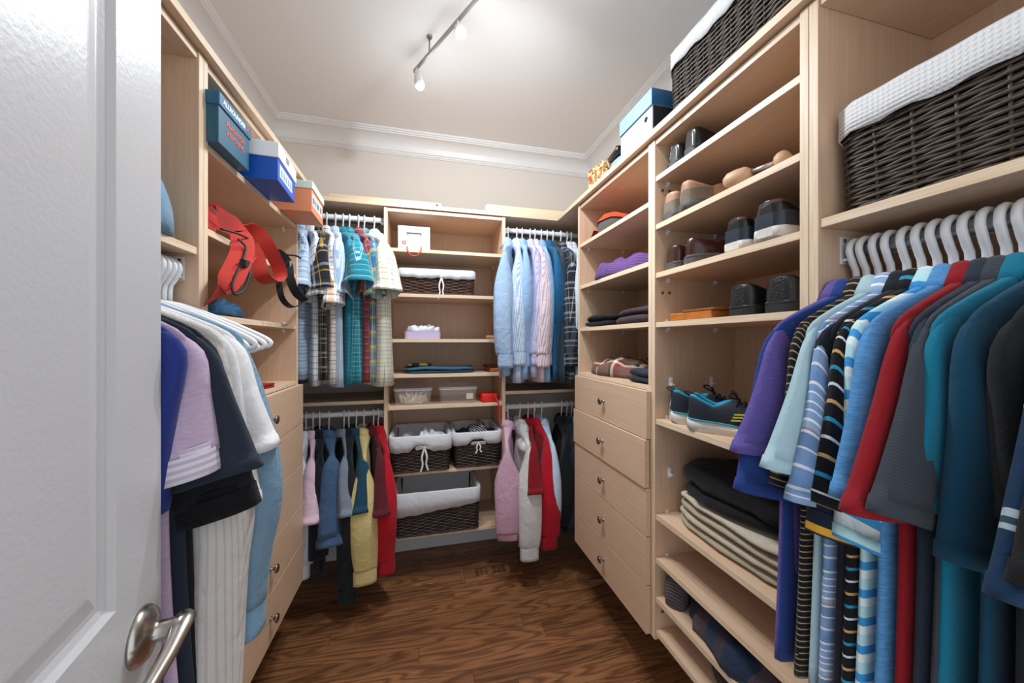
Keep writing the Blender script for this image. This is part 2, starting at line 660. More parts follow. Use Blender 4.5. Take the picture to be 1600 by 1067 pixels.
tA, tB = track_point(647, 110), track_point(742, 0)
tdir = (tB - tA).normalized()
tEnd = tA + tdir * 1.45
root = empty('track_light', (tA.x, tA.y, TRZ), 0, 'brushed nickel ceiling track light with small bullet spotlights', 'track light')
bm = bmesh.new()
side = Vector((-tdir.y, tdir.x, 0))
ribbon(bm, [tA, tA + tdir * 0.7, tEnd], 0.007, 0.016, side)
obj('rail', bm, plain('satin_rail', '#9a9896', 0.35, metal=0.85), root)
for d in (0.14, 0.75, 1.35):
    bm = bmesh.new()
    p = tA + tdir * d
    tube(bm, [(p.x, p.y, TRZ), (p.x, p.y, ZT)], 0.004, 8)
    lathe(bm, [(0, 0.0), (0.012, 0.0), (0.012, -0.006), (0, -0.006)], 14, Matrix.Translation((p.x, p.y, ZT)))
    obj('standoff', bm, plain('satin_rail', '#9a9896'), root)


def bulb_mat():
    m = bpy.data.materials.new('lit_bulb')
    m.use_nodes = True
    nt = m.node_tree
    nt.nodes.clear()
    e = nt.nodes.new('ShaderNodeEmission')
    e.inputs[0].default_value = (1, 0.96, 0.9, 1)
    e.inputs[1].default_value = 40
    o = nt.nodes.new('ShaderNodeOutputMaterial')
    nt.links.new(e.outputs[0], o.inputs[0])
    return m


BULB = bulb_mat()
HEAD = plain('satin_white_head', '#d4d2d0', 0.3, metal=0.4)
heads = [(0.035, Vector((0.10, -0.05, -0.6))), (0.36, Vector((0.10, -0.55, -0.75))), (0.85, Vector((0.05, 0.75, -0.7)))]
for d, dr in heads:
    p = tA + tdir * d
    dr = dr.normalized()
    q = dr.to_track_quat('Z', 'Y').to_matrix().to_4x4()
    st = Vector((p.x, p.y, TRZ - 0.008))
    base = st + Vector((0, 0, -0.022)) - dr * 0.012
    M = Matrix.Translation(base) @ q
    bm = bmesh.new()
    lathe(bm, [(0, -0.012), (0.006, -0.01), (0.011, 0.0), (0.017, 0.02), (0.021, 0.045), (0.0225, 0.06), (0.022, 0.072), (0.019, 0.074), (0.018, 0.068), (0, 0.066)], 18, M)
    tube(bm, [st + Vector((0, 0, 0.008)), base + dr * 0.01], 0.005, 8)
    hd = obj('spotlight_head', bm, HEAD, root)
    bm = bmesh.new()
    lathe(bm, [(0, 0.067), (0.016, 0.068), (0.016, 0.078), (0.012, 0.084), (0, 0.086)], 16, M)
    obj('bulb', bm, BULB, hd)
    L = bpy.data.lights.new('spot_lamp', 'SPOT')
    L.energy = LAMP_W * 4
    L.color = (0.91, 0.96, 1.0)
    L.spot_size = R(150)
    L.spot_blend = 0.7
    L.shadow_soft_size = 0.03
    lo = bpy.data.objects.new('spot_lamp', L)
    COL.objects.link(lo)
    lo.parent = root
    lo.location = base + dr * 0.10 - Vector((tA.x, tA.y, TRZ))
    lo.rotation_euler = (-dr).to_track_quat('Z', 'Y').to_euler()
    L2 = bpy.data.lights.new('bulb_spill', 'POINT')
    L2.energy = LAMP_W * 0.15
    L2.color = (0.91, 0.96, 1.0)
    L2.shadow_soft_size = 0.03
    l2 = bpy.data.objects.new('bulb_spill', L2)
    COL.objects.link(l2)
    l2.parent = root
    l2.location = lo.location

# ------------------------------------------------------------------ closet units
TH_ = 0.019
class Wall:
    """run coordinate w, depth d from the front plane inwards, z up"""
    def __init__(s, side):
        s.side = side
        s.run = 'x' if side == 'back' else 'y'
        s.fa = 1 if side == 'back' else 0
    def b(s, bm, w0, w1, d0, d1, z0, z1, bev=0.0008, **k):
        if s.side == 'right': box(bm, FR + d0, FR + d1, w0, w1, z0, z1, bev, **k)
        elif s.side == 'left': box(bm, FL - d1, FL - d0, w0, w1, z0, z1, bev, **k)
        else: box(bm, w0, w1, FB + d0, FB + d1, z0, z1, bev, **k)
    def p(s, w, d, z):
        if s.side == 'right': return Vector((FR + d, w, z))
        if s.side == 'left': return Vector((FL - d, w, z))
        return Vector((w, FB + d, z))
    def out(s):   # rotation taking local +Z to the outward (aisle) direction
        return {'right': Matrix.Rotation(R(-90), 4, 'Y'), 'left': Matrix.Rotation(R(90), 4, 'Y'), 'back': Matrix.Rotation(R(90), 4, 'X')}[s.side]


WR, WLf, WB = Wall('right'), Wall('left'), Wall('back')
CLIPMESH = {}


def unit(W, name, label, w0, w1, zb, zt, shelves, back=True, pins=True, cat='shelf unit', sides=(1, 1), dep=DEP, pin_extra=()):
    root = empty(name, W.p((w0 + w1) / 2, dep / 2, zb), 0, label, cat)
    r = W.run
    for i, on in enumerate(sides):
        if not on: continue
        bm = bmesh.new()
        a = w0 if i == 0 else w1 - TH_
        W.b(bm, a, a + TH_, 0, dep, zb, zt, front=W.fa)
        obj('side_panel', bm, [MZ, EZ], root)
    if back:
        bm = bmesh.new()
        W.b(bm, w0 + TH_, w1 - TH_, dep - 0.008, dep, zb, zt - 0.001, bev=0)
        obj('back_panel', bm, MZ, root)
    for k, zz in enumerate(shelves):
        bm = bmesh.new()
        W.b(bm, w0 + TH_ + 0.0005, w1 - TH_ - 0.0005, 0.004, dep - 0.0085, zz - TH_, zz, front=W.fa)
        sh = obj('shelf', bm, [MG[r], EG[r]], root)
        if pins and 0 < k < len(shelves) - (0 if pins == 2 else 1):
            for a in (w0 + TH_, w1 - TH_):
                sg = 1 if a < (w0 + w1) / 2 else -1
                for dd in (0.045, dep - 0.11):
                    bm = bmesh.new()
                    W.b(bm, a, a + sg * 0.012, dd, dd + 0.011, zz - TH_ - 0.010, zz - TH_, bev=0.001)
                    W.b(bm, a, a + sg * 0.004, dd, dd + 0.011, zz - TH_ - 0.016, zz + 0.010, bev=0.001)
                    obj('shelf_support', bm, CLIP, root)
    for (a_side, dd, zz) in pin_extra:
        a = w0 + TH_ if a_side == 0 else w1 - TH_
        sg = 1 if a_side == 0 else -1
        bm = bmesh.new()
        W.b(bm, a, a + sg * 0.006, dd, dd + 0.011, zz - 0.016, zz + 0.022, bev=0.001)
        W.b(bm, a, a + sg * 0.018, dd - 0.002, dd + 0.013, zz - 0.006, zz, bev=0.001)
        obj('shelf_support', bm, CLIP, root)
    return root


def drawers(W, root, w0, w1, z0, z1, n, proud=None):
    h = (z1 - z0) / n
    for i in range(n):
        a, b = z0 + i * h + 0.0015, z0 + (i + 1) * h - 0.0015
        pr = (proud or {}).get(i, 0.0)
        bm = bmesh.new()
        W.b(bm, w0 + 0.002, w1 - 0.002, -0.021 - pr, -0.002 - pr, a, b, bev=0.001)
        W.b(bm, w0 + 0.03, w1 - 0.03, -0.002 - pr, DEP - 0.03 - pr, a + 0.012, b - 0.03, bev=0)
        d = obj('drawer', bm, MG[W.run], root)
        bm = bmesh.new()
        M = Matrix.Translation(W.p((w0 + w1) / 2, -0.021 - pr, (a + b) / 2)) @ W.out()
        lathe(bm, [(0, 0), (0.008, 0), (0.008, 0.002), (0.0045, 0.004), (0.0045, 0.013), (0.012, 0.016), (0.0155, 0.020), (0.0145, 0.024), (0.008, 0.0265), (0, 0.027)], 18, M)
        obj('knob', bm, DARK_NICKEL, d)


def screw_caps(W, root, w, dd, zz):
    for k in range(2):
        bm = bmesh.new()
        p = W.p(w, dd + k * 0.03, zz)
        M = Matrix.Translation(p) @ (Matrix.Rotation(R(90), 4, 'X') if W.run == 'y' else Matrix.Rotation(R(90), 4, 'Y'))
        lathe(bm, [(0, -0.002), (0.005, -0.002), (0.005, 0.002), (0, 0.002)], 10, M)
        obj('screw', bm, SCREW, root)


ZTOP = 2.104
ZBT = 0.275
# right wall, tower with folded clothes over drawers (the far one)
A0, A1 = 1.154, 1.80
ta = unit(WR, 'shelf_tower', 'maple tower of open shelves over five drawers on right wall', A0, A1, ZBT, ZTOP, [ZTOP, 1.893, 1.668, 1.440, 1.200], pins=True)
drawers(WR, ta, A0, A1, ZBT + 0.005, 1.183, 5, {3: 0.006, 4: -0.001})
bm = bmesh.new(); WR.b(bm, A0 + TH_, A1 - TH_, 0.004, DEP - 0.01, ZBT, ZBT + TH_, front=0)
obj('bottom_panel', bm, [MY, EY], ta)
# right wall, shoe tower
B0, B1 = 0.600, 1.153
tb = unit(WR, 'shoe_tower', 'maple tower of open shelves filled with shoes', B0, B1, ZBT, ZTOP, [ZTOP, 1.969, 1.793, 1.616, 1.436, 1.083, 0.735, 0.576, 0.434, 0.312], pins=True,
          pin_extra=[(1, 0.06, 1.21), (1, 0.24, 1.21), (1, 0.055, 0.88), (1, 0.24, 0.90)])
screw_caps(WR, tb, 0.621, 0.06, 2.05)
screw_caps(WR, tb, B1 - TH_ - 0.002, 0.03, 1.92)
screw_caps(WR, tb, B1 - TH_ - 0.002, 0.03, 1.545)
screw_caps(WR, tb, B1 - TH_ - 0.002, 0.03, 0.375)
# right wall, hanging bay nearest the doorway
C0, C1 = -0.12, 0.599
tc_ = unit(WR, 'hanging_bay', 'maple hanging bay with one shelf above the rod of polo shirts', C0, C1, ZBT, ZTOP, [ZTOP, 1.628], pins=False, cat='closet bay')
# top boards
def top_board(W, label, w0, w1, z0, d0=-0.018, d1=DEP):
    bm = bmesh.new()
    W.b(bm, w0, w1, d0, d1, z0, z0 + TH_ + 0.004, front=W.fa)
    o = obj('top_shelf', bm, [MG[W.run], EG[W.run]])
    tag(o, label, 'shelf')
    return o


ZS = ZTOP + 0.006
top_board(WR, 'long maple top shelf carrying the lidded box and white-lined basket', C0, YB, ZS)
# left wall
D0, D1 = 1.090, 1.805
td = unit(WLf, 'shelf_tower', 'maple tower of open shelves with shoe boxes over drawers on left wall', D0, D1, ZBT, ZTOP, [ZTOP, 1.893, 1.668, 1.440, 1.190], pins=True)
drawers(WLf, td, D0, D1, ZBT + 0.005, 1.173, 5)
bm = bmesh.new(); WLf.b(bm, D0 + TH_, D1 - TH_, 0.004, DEP - 0.01, ZBT, ZBT + TH_, front=0)
obj('bottom_panel', bm, [MY, EY], td)
screw_caps(WLf, td, D1 - 0.1, 0.10, ZTOP - TH_ - 0.001)
te = unit(WLf, 'hanging_bay', 'maple hanging bay with folded jeans on its shelf behind the door', 0.28, 1.089, ZBT, ZTOP, [ZTOP, 1.605], pins=False, cat='closet bay', sides=(1, 1))
top_board(WLf, 'long maple top shelf running above the left wall units', 0.20, YB, ZS)
# back wall
T0, T1 = -0.212, 0.472
tf = unit(WB, 'shelf_tower', 'maple tower of seven open shelves holding baskets on back wall', T0, T1, ZBT - 0.02, ZTOP, [ZTOP, 1.885, 1.634, 1.380, 1.182, 1.005, 0.636, 0.280], pins=True)
top_board(WB, 'maple top shelf above the back tower and hanging bays', FL + 0.0195, FR - 0.0195, ZS, d0=-0.004)


def bay_shelf(w0, w1, label, zz):
    bm = bmesh.new()
    WB.b(bm, w0, w1, 0.0, DEP, zz - TH_, zz, front=1)
    tag(obj('bay_shelf', bm, [MX, EX]), label, 'shelf')


bay_shelf(XL + 0.002, T0 - 0.001, 'maple shelf between the plaid shirts and the lower rod', 1.045)
bay_shelf(T1 + 0.001, XR - 0.002, 'maple shelf between the pale dress shirts and the lower rod', 1.07)
# lying boards on the back top shelf
bm = bmesh.new()
box(bm, -0.50, 0.10, 2.10, 2.33, ZS + TH_ + 0.005, ZS + TH_ + 0.040, 0.002, front=1)
o = obj('loose_board', bm, [MX, EX]); tag(o, 'loose maple plank lying on the back top shelf', 'board')
bm = bmesh.new(); lathe(bm, [(0, 0), (0.005, 0), (0.005, 0.003), (0, 0.003)], 12, Matrix.Translation((0.075, 2.0985, ZS + 0.044)) @ Matrix.Rotation(R(90), 4, 'X'))
obj('dowel_hole', bm, BLACK_GAP, o)
bm = bmesh.new()
b2 = bmesh.new()
box(b2, 0.36, 0.88, 2.095, 2.30, ZS + TH_ + 0.005, ZS + TH_ + 0.062)
bmesh.ops.bevel(b2, geom=[e for e in b2.edges], offset=0.014, segments=4, profile=0.5, affect='EDGES')
merge(bm, b2)
o = obj('padded_board', bm, plain('cream_cloth_pad', '#e6d3b4', 0.85, bump=0.15, bscale=40), smooth=True)
tag(o, 'cream padded board with rounded corners on the back top shelf', 'board')


# rods
def rod(name, a, b, z, side, label, mat, wfix):
    """a..b along run; wfix = fixed coordinate of the rod"""
    if side == 'back': P0, P1 = Vector((a, wfix, z)), Vector((b, wfix, z))
    else: P0, P1 = Vector((wfix, a, z)), Vector((wfix, b, z))
    root = empty(name, (P0 + P1) / 2, 0, label, 'closet rod')
    bm = bmesh.new()
    tube(bm, [P0, P1], 0.0145, 16)
    obj('rod', bm, mat, root)
    for P, sg in ((P0, 1), (P1, -1)):
        bm = bmesh.new()
        if side == 'back':
            box(bm, P.x, P.x + sg * 0.004, P.y - 0.02, P.y + 0.02, z - 0.026, z + 0.034, 0.001)
            box(bm, P.x, P.x + sg * 0.022, P.y - 0.018, P.y + 0.018, z - 0.021, z - 0.0145, 0.001)
        else:
            box(bm, P.x - 0.02, P.x + 0.02, P.y, P.y + sg * 0.004, z - 0.026, z + 0.034, 0.001)
            box(bm, P.x - 0.018, P.x + 0.018, P.y, P.y + sg * 0.022, z - 0.021, z - 0.0145, 0.001)
        br = obj('bracket', bm, plain('white_bracket', '#d8dcdf', 0.35), root)
        for s in (-1, 1):
            bm = bmesh.new()
            if side == 'back': M = Matrix.Translation((P.x + sg * 0.004, P.y + s * 0.011, z + 0.025)) @ Matrix.Rotation(R(90), 4, 'Y')
            else: M = Matrix.Translation((P.x + s * 0.011, P.y + sg * 0.004, z + 0.025)) @ Matrix.Rotation(R(90), 4, 'X')
            lathe(bm, [(0, -0.0015), (0.004, -0.0015), (0.004, 0.0015), (0, 0.0015)], 10, M)
            obj('screw', bm, SCREW, br)
    return root


RODX_R, RODX_L, RODY = XR - 0.315, XL + 0.315, YB - 0.315
ZR_R, ZR_L, ZR_U, ZR_D = 1.56, 1.545, 2.045, 0.966
rod('closet_rod', C0 + TH_, C1 - TH_, ZR_R, 'right', 'grey metal closet rod carrying the row of polo shirts', ROD_GREY, RODX_R)
rod('closet_rod', 0.28 + TH_, 1.089 - TH_, ZR_L, 'left', 'closet rod beneath the shelf of folded jeans', ROD_GREY, RODX_L)
rod('closet_rod', XL, T0, ZR_U, 'back', 'white closet rod carrying the plaid short-sleeved shirts', ROD_WHITE, RODY)
rod('closet_rod', XL, T0, ZR_D, 'back', 'white closet rod below the plaid shirts, over the yellow sweater', ROD_WHITE, RODY)
rod('closet_rod', T1, XR, ZR_U, 'back', 'white closet rod carrying the pale dress shirts', ROD_WHITE, RODY)
rod('closet_rod', T1, XR, ZR_D, 'back', 'white closet rod below the dress shirts, over the white hoodie', ROD_WHITE, RODY)


# ------------------------------------------------------------------ garments
def flat_tube(bm, A, B, T, levels=16, N=28, amp=0.0, seed=0, zs=0.0, v0=0.0, close_top=True, hem=True, band=0.0, lean=None, freq=4.0, pw=0.75, mi=0):
    """cloth tube between two edge curves A, B in the (s, z) plane with half thickness T"""
    rnd = random.Random(seed)
    ph = [rnd.uniform(0, 6.28) for _ in range(5)]
    As = crom([(a[0], a[1]) for a in A], levels)
    Bs = crom([(b[0], b[1]) for b in B], levels)
    Ts = [max(0.002, v[0]) for v in crom([(t, 0.0) for t in T], levels)]
    uvl = bm.loops.layers.uv.verify()
    info = []
    vlen = v0
    for l in range(levels):
        c = (As[l] + Bs[l]) / 2
        if l: vlen += (c - cprev).length
        cprev = c
        info.append([As[l], Bs[l], Ts[l], vlen, l / (levels - 1), 0.0])
    if band:                                   # folded hem: slight step out before the end
        last = info[-1]
        ext = []
        for q, e in ((0.0, 0.0016), (band, 0.0018)):
            d = ((last[0] + last[1]) / 2 - (info[-2][0] + info[-2][1]) / 2).normalized()
            ext.append([last[0] + d * q, last[1] + d * q, last[2] + q * 0.02, last[3] + q, 1.0, e])
        info += ext
    if hem:                                    # turn the cloth inwards so the end shows thickness and a dark inside
        last = info[-1]
        d = ((last[0] + last[1]) / 2 - (info[0][0] + info[0][1]) / 2).normalized()
        info.append([last[0], last[1], last[2], last[3] + 0.001, 1.0, last[5] - 0.0015])
        info.append([last[0] - d * 0.05, last[1] - d * 0.05, last[2] * 0.9, last[3] + 0.05, 0.95, last[5] - 0.002])
    rings = []
    for (a, b, t, v, k, off) in info:
        c = (a + b) / 2
        e = (a - b)
        w = e.length / 2
        e = e.normalized() if w > 1e-6 else Vector((1, 0))
        g = amp * min(1.0, max(0.0, k - 0.08) * 1.6)
        ring = []
        ls, lt = lean(k) if lean else (0.0, 0.0)
        for i in range(N):
            f = 2 * math.pi * i / N
            ca, sb = math.cos(f), math.sin(f)
            x = math.copysign(abs(ca) ** 0.85, ca)
            yy = math.copysign(abs(sb) ** pw, sb)
            fold = g * (0.55 * math.sin(freq * x + ph[0] + k * 0.8) + 0.3 * math.sin(freq * 1.9 * x + ph[1] - k) + 0.25 * math.sin(freq * 0.5 * x + ph[2] + k * 3))
            sp = g * 0.35 * math.sin(2 * f + ph[3] + 3 * k)
            p2 = c + e * (x * (w + off + sp))
            tt = yy * (t + off) + fold
            dz = g * 0.5 * math.sin(2.3 * x + ph[4]) * k
            ring.append((bm.verts.new((p2.x + ls, tt + lt, p2.y + zs + dz)), w * (1 - 2 * f / math.pi) if f <= math.pi else w * (1 - 2 * (2 * math.pi - f) / math.pi) + 0.013, v))
        rings.append(ring)
    for A_, B_ in zip(rings, rings[1:]):
        for i in range(N):
            j = (i + 1) % N
            f = bm.faces.new((A_[i][0], A_[j][0], B_[j][0], B_[i][0]))
            f.smooth = True
            f.material_index = mi
            for lp, q in zip(f.loops, (A_[i], A_[j], B_[j], B_[i])): lp[uvl].uv = (q[1], q[2])
    if close_top:
        f = bm.faces.new([r[0] for r in reversed(rings[0])])
        f.material_index = mi
    return rings


def collar_mesh(L, hw=0.066, ht=0.036, z=-0.092, big=1.0, N=26):
    bm = bmesh.new()
    uvl = bm.loops.layers.uv.verify()
    prof = [(-0.012, -0.024), (-0.012, 0.006), (-0.010, 0.017 * big), (-0.003, 0.022 * big), (0.005, 0.016 * big), (0.015, 0.0), (0.025, -0.018 * big), (0.021, -0.020 * big)]
    rings = []
    for o, dz in prof:
        r = []
        for i in range(N):
            f = 2 * math.pi * i / N
            fr = max(0.0, math.sin(f))           # front (t+) hangs lower
            tilt = 0.006 * math.cos(f) ** 2 - 0.014 * fr
            pt = 0.016 * big * max(0.0, math.sin(f)) ** 3 if dz < -0.01 and o > 0.01 else 0.0
            r.append(bm.verts.new(((hw + o) * math.cos(f), (ht + o * 0.6) * math.sin(f), z + dz + tilt - pt + L)))
        rings.append(r)
    for k, (A_, B_) in enumerate(zip(rings, rings[1:])):
        for i in range(N):
            j = (i + 1) % N
            f = bm.faces.new((A_[i], A_[j], B_[j], B_[i]))
            f.smooth = True
            for lp, (q, w) in zip(f.loops, ((i, k), (j, k), (j, k + 1), (i, k + 1))): lp[uvl].uv = (q / N * 0.3, w * 0.012)
    return bm


HANGER_CACHE = {}


def hanger(pos, rot, label, r=0.0045, half=0.205, tilt=0.0, mat=None, group=None, drop=0.0):
    key = (round(r, 4), round(half, 3))
    root = empty('clothes_hanger', pos, rot, label, 'hanger', group)
    root.rotation_euler = (0, tilt, rot)
    if key not in HANGER_CACHE:
        bm = bmesh.new()
        pts = []
        rr = 0.0155 + r
        for k in range(13):
            a = R(215 - k * 19.5)
            pts.append((rr * math.cos(a), 0, rr * math.sin(a) + 0.0))
        pts += [(0.010, 0, -0.030), (0.002, 0, -0.042), (0, 0, -0.060), (0, 0, -0.086)]
        tube(bm, pts, r * 1.05, 8)
        hk = obj('hook', bm, mat or HANGER_W, root, local=True, recenter=False)
        bm = bmesh.new()
        pts = [(0, 0, -0.068), (0.03, 0, -0.076), (half * 0.55, 0, -0.112), (half * 0.88, 0, -0.147), (half, 0, -0.163), (half + 0.004, 0, -0.172), (half - 0.008, 0, -0.180),
               (half * 0.7, 0, -0.181), (0, 0, -0.181)]
        pts = [(p[0], p[1], p[2] - 0.017) for p in crom(pts, 22)]
        full = pts + [(-x, y_, z_) for x, y_, z_ in reversed(pts[1:-1])]
        tube(bm, full, r, 8, closed=True)
        fr = obj('shoulder_frame', bm, mat or HANGER_W, root, local=True, recenter=False)
        HANGER_CACHE[key] = (hk, fr)
    else:
        for src in HANGER_CACHE[key]:
            c = src.copy()
            COL.objects.link(c)
            c.parent = root
            c.location = (0, 0, 0)
            if mat is not None and c.data.materials[0] != mat:
                c.data = c.data.copy()
                c.data.materials[0] = mat
    return root


SEED = [100]


def garment(name, short, where, mat, pos, rot, kind='short', L=0.80, cat='shirt', collar=True, cuff=None, wide=1.0, th=1.0, tip=(0.0, 0.0), hanger_r=0.0045, amp=0.010,
            hem_mat=None, lean=0.0, hang=True, collar_mat=None, sl=None, tilt=0.0, thk_sleeve=1.0, hanger_mat=None, label=None, slack=0.0, slen=0.0, hanger_half=0.200):
    """one garment on its hanger; pos = rod centre, local +x points to the aisle"""
    SEED[0] += 1
    sd = SEED[0]
    rnd = random.Random(sd)
    rot += rnd.uniform(-0.05, 0.05)
    root = empty(name, Vector(pos) + Vector((0, 0, -L)), rot, label or (short + ' ' + where), cat)
    W = wide
    jz = rnd.uniform(-0.012, 0.012)
    Ab = [(0.055, -0.082), (0.085 * W, -0.100), (0.155 * W, -0.128), (0.222 * W, -0.163), (0.232 * W, -0.205), (0.212 * W, -0.32), (0.208 * W, -0.48), (0.214 * W, -0.66 if L > 0.75 else -0.58), (0.222 * W, -L)]
    Bb = [(-a, z) for a, z in Ab]
    Tb = [0.030 * th, 0.027 * th, max(0.0125, 0.021 * th), max(0.0115, 0.014 * th), max(0.012, 0.017 * th), 0.021 * th, 0.022 * th, 0.024 * th, 0.028 * th]
    ln = (lambda k: (0.0, lean * k * k)) if lean else None
    bm = bmesh.new()
    flat_tube(bm, Ab, Bb, Tb, 26, 36, amp, sd, zs=L, lean=ln, freq=4.6)
    obj('body', bm, mat, root, local=True, recenter=False)
    for s in (1, -1):
        tx, tz = (tip if s == 1 else (0, 0))
        if kind == 'short':
            A = [(0.196 * W, -0.152), (0.246 * W, -0.192), (0.280 * W + tx * 0.5, -0.295 + tz * 0.5 + jz), (0.318 * W + tx, -0.405 + tz + jz)]
            B = [(0.13 * W, -0.30), (0.155 * W, -0.36), (0.168 * W + tx * 0.4, -0.405 + tz * 0.6), (0.178 * W + tx * 0.7, -0.440 + tz * 1.0)]
            T = [0.010, 0.023 * thk_sleeve, 0.028 * thk_sleeve, 0.031 * thk_sleeve]
            levels, band = 13, 0.022
        else:
            e = rnd.uniform(-0.015, 0.015)
            A = [(0.196 * W, -0.152), (0.238 * W, -0.195), (0.262 * W + tx * 0.3 + e, -0.34), (0.272 * W + tx * 0.7 + e, -0.50), (0.250 * W + tx, -0.64 + tz * 0.6), (0.240 * W + tx, -0.735 + tz - slen)]
            B = [(0.13 * W, -0.30), (0.135 * W, -0.345), (0.150 * W + tx * 0.3, -0.41), (0.158 * W + tx * 0.7, -0.53), (0.162 * W + tx, -0.65 + tz * 0.6), (0.168 * W + tx, -0.745 + tz - slen)]
            T = [0.010, 0.024, 0.028 * thk_sleeve, 0.027 * thk_sleeve, 0.025 * thk_sleeve, 0.022 * thk_sleeve]
            levels, band = 20, 0.0
        fl = [(s * a, z) for a, z in A]
        fb = [(s * b, z) for b, z in B]
        bend = rnd.uniform(-0.012, 0.012)
        sl_lean = (lambda k, bd=bend: (0.0, lean * 0.35 * k + bd * math.sin(k * 3.0)))
        bm = bmesh.new()
        flat_tube(bm, fl, fb, T, levels, 26, amp * 0.75, sd + 7 * s, zs=L, band=0 if hem_mat else band, lean=sl_lean, freq=3.2, v0=0.02)
        sv = obj('sleeve', bm, mat, root, local=True, recenter=False)
        if kind == 'short' and hem_mat:
            bm = bmesh.new()
            d = Vector((fl[-1][0] - fl[-2][0], fl[-1][1] - fl[-2][1])).normalized()
            q = 0.035
            flat_tube(bm, [(fl[-1][0] - d.x * 0.004, fl[-1][1] - d.y * 0.004), (fl[-1][0] + d.x * q, fl[-1][1] + d.y * q)], [(fb[-1][0] - d.x * 0.004, fb[-1][1] - d.y * 0.004), (fb[-1][0] + d.x * q, fb[-1][1] + d.y * q)],
                      [T[-1] + 0.004, T[-1] + 0.005], 4, 26, 0.0, 0, zs=L, lean=lambda k, f=sl_lean: f(1.0), close_top=False)
            obj('sleeve_band', bm, hem_mat, root, local=True, recenter=False)
        if kind == 'long' and cuff is not None:
            bm = bmesh.new()
            x0, z0, x1, z1 = fl[-1][0], fl[-1][1], fb[-1][0], fb[-1][1]
            flat_tube(bm, [(x0 + s * 0.001, z0 + 0.008), (x0 - s * 0.002, z0 - 0.065)], [(x1 - s * 0.001, z1 + 0.008), (x1 + s * 0.004, z1 - 0.065)], [T[-1] + 0.002, T[-1] + 0.001], 5, 26, 0.0, 0, zs=L,
                      lean=lambda k, f=sl_lean: f(1.0), close_top=False)
            obj('cuff', bm, cuff, root, local=True, recenter=False)
    if collar:
        obj('collar', collar_mesh(L, big=1.0 if collar != 'tall' else 1.3), collar_mat or mat, root, local=True, recenter=False)
    if hang:
        hanger(pos, rot, 'white plastic hanger holding the ' + short, r=hanger_r, mat=hanger_mat, tilt=tilt, half=hanger_half)
    return root


def cloth(name, c, **k): return fabric(name, c, **k)


# ---- right wall: polo shirts
HR = 0.0062
def right(Y, short, mat, name='polo_shirt', yaw=0.0, **k):
    k.setdefault('hanger_r', HR)
    k.setdefault('hanger_half', 0.188)
    k.setdefault('amp', 0.008)
    k.setdefault('th', 0.62)
    k.setdefault('thk_sleeve', 0.62)
    k.setdefault('L', 0.82)
    return garment(name, short, 'on the rod below the big basket', mat, (RODX_R, Y, ZR_R), math.pi + yaw, **k)


right(0.560, 'purple polo shirt', cloth('purple_pique', '#6456a0', heather=0.2), tip=(0.0, 0.03))
right(0.542, 'royal blue polo shirt', cloth('royal_pique', '#203a7c'), tip=(0.0, -0.05))
right(0.522, 'black polo shirt with fine tan pinstripes', cloth('black_pinstripe', '#15161c', weft=[(0, '#15161c'), (0.8, '#a88f68')], pv=0.011), tip=(-0.03, -0.02))
right(0.502, 'pale aqua polo shirt', cloth('aqua_pique', '#a9c6cf'), tip=(0.012, 0.01))
BLUESTRIPE = cloth('blue_white_stripes', '#7f9dc4', weft=[(0, '#6f93c2'), (0.1, '#dfe8f2'), (0.13, '#7f9fcb'), (0.2, '#dfe8f2'), (0.22, '#8aa9d2'), (0.3, '#e6edf4'), (0.32, '#86a6d0'), (0.38, '#e6edf4'), (0.4, '#8dabd3'), (0.47, '#ecf1f6'), (0.5, '#9db6d6'), (0.56, '#a58f97'), (0.585, '#dfe8f2'), (0.61, '#6f8fb8'), (0.74, '#e3eaf2'), (0.76, '#7f9fc8'), (0.9, '#dfe6ee'), (0.93, '#7899c6')], pv=0.125)
right(0.478, 'light blue polo shirt with white and navy stripes', BLUESTRIPE, tip=(-0.01, -0.03))
right(0.457, 'near-black polo shirt with yellow-tipped sleeve bands', cloth('ink_pique', '#191d27'), tip=(-0.045, -0.08), hem_mat=cloth('ink_gold_band', '#191d27', weft=[(0, '#1a2033'), (0.55, '#d9a53a'), (0.85, '#1a2033')], pv=0.042))
right(0.436, 'black polo shirt with tan, white and teal stripes', cloth('black_multistripe', '#121318', weft=[(0, '#121318'), (0.20, '#d8dbe0'), (0.26, '#121318'), (0.53, '#c7a06a'), (0.6, '#121318'), (0.86, '#2f8fb0'), (0.94, '#121318')], pv=0.062), tip=(-0.035, -0.03))
right(0.416, 'aqua and blue striped polo shirt', cloth('aqua_blue_stripe', '#8cc7de', weft=[(0, '#b9e3ea'), (0.4, '#3f9bd8'), (0.7, '#e4f2f2')], pv=0.045), tip=(-0.06, -0.09))
right(0.397, 'sky blue heathered polo shirt', cloth('sky_heather', '#5b9bd5', heather=0.3), tip=(-0.02, 0.0))
right(0.378, 'crimson red polo shirt', cloth('crimson_pique', '#8c1420'), tip=(0.008, 0.0))
right(0.358, 'slate blue-grey polo shirt', cloth('slate_pique', '#28303f'), tip=(-0.06, 0.06))
right(0.340, 'charcoal grey ribbed polo shirt', cloth('charcoal_rib', '#3a4049', weft=[(0, '#383d46'), (0.5, '#3e444c')], pv=0.003), tip=(0.0, 0.0))
right(0.319, 'bright teal polo shirt', cloth('teal_pique', '#12708c'), tip=(-0.042, 0.01))
right(0.294, 'dark petrol blue polo shirt', cloth('petrol_pique', '#0f3f57'), tip=(-0.05, -0.03))
right(0.268, 'black-brown polo shirt', cloth('blackbrown_pique', '#1b1d20'), tip=(-0.075, 0.03))
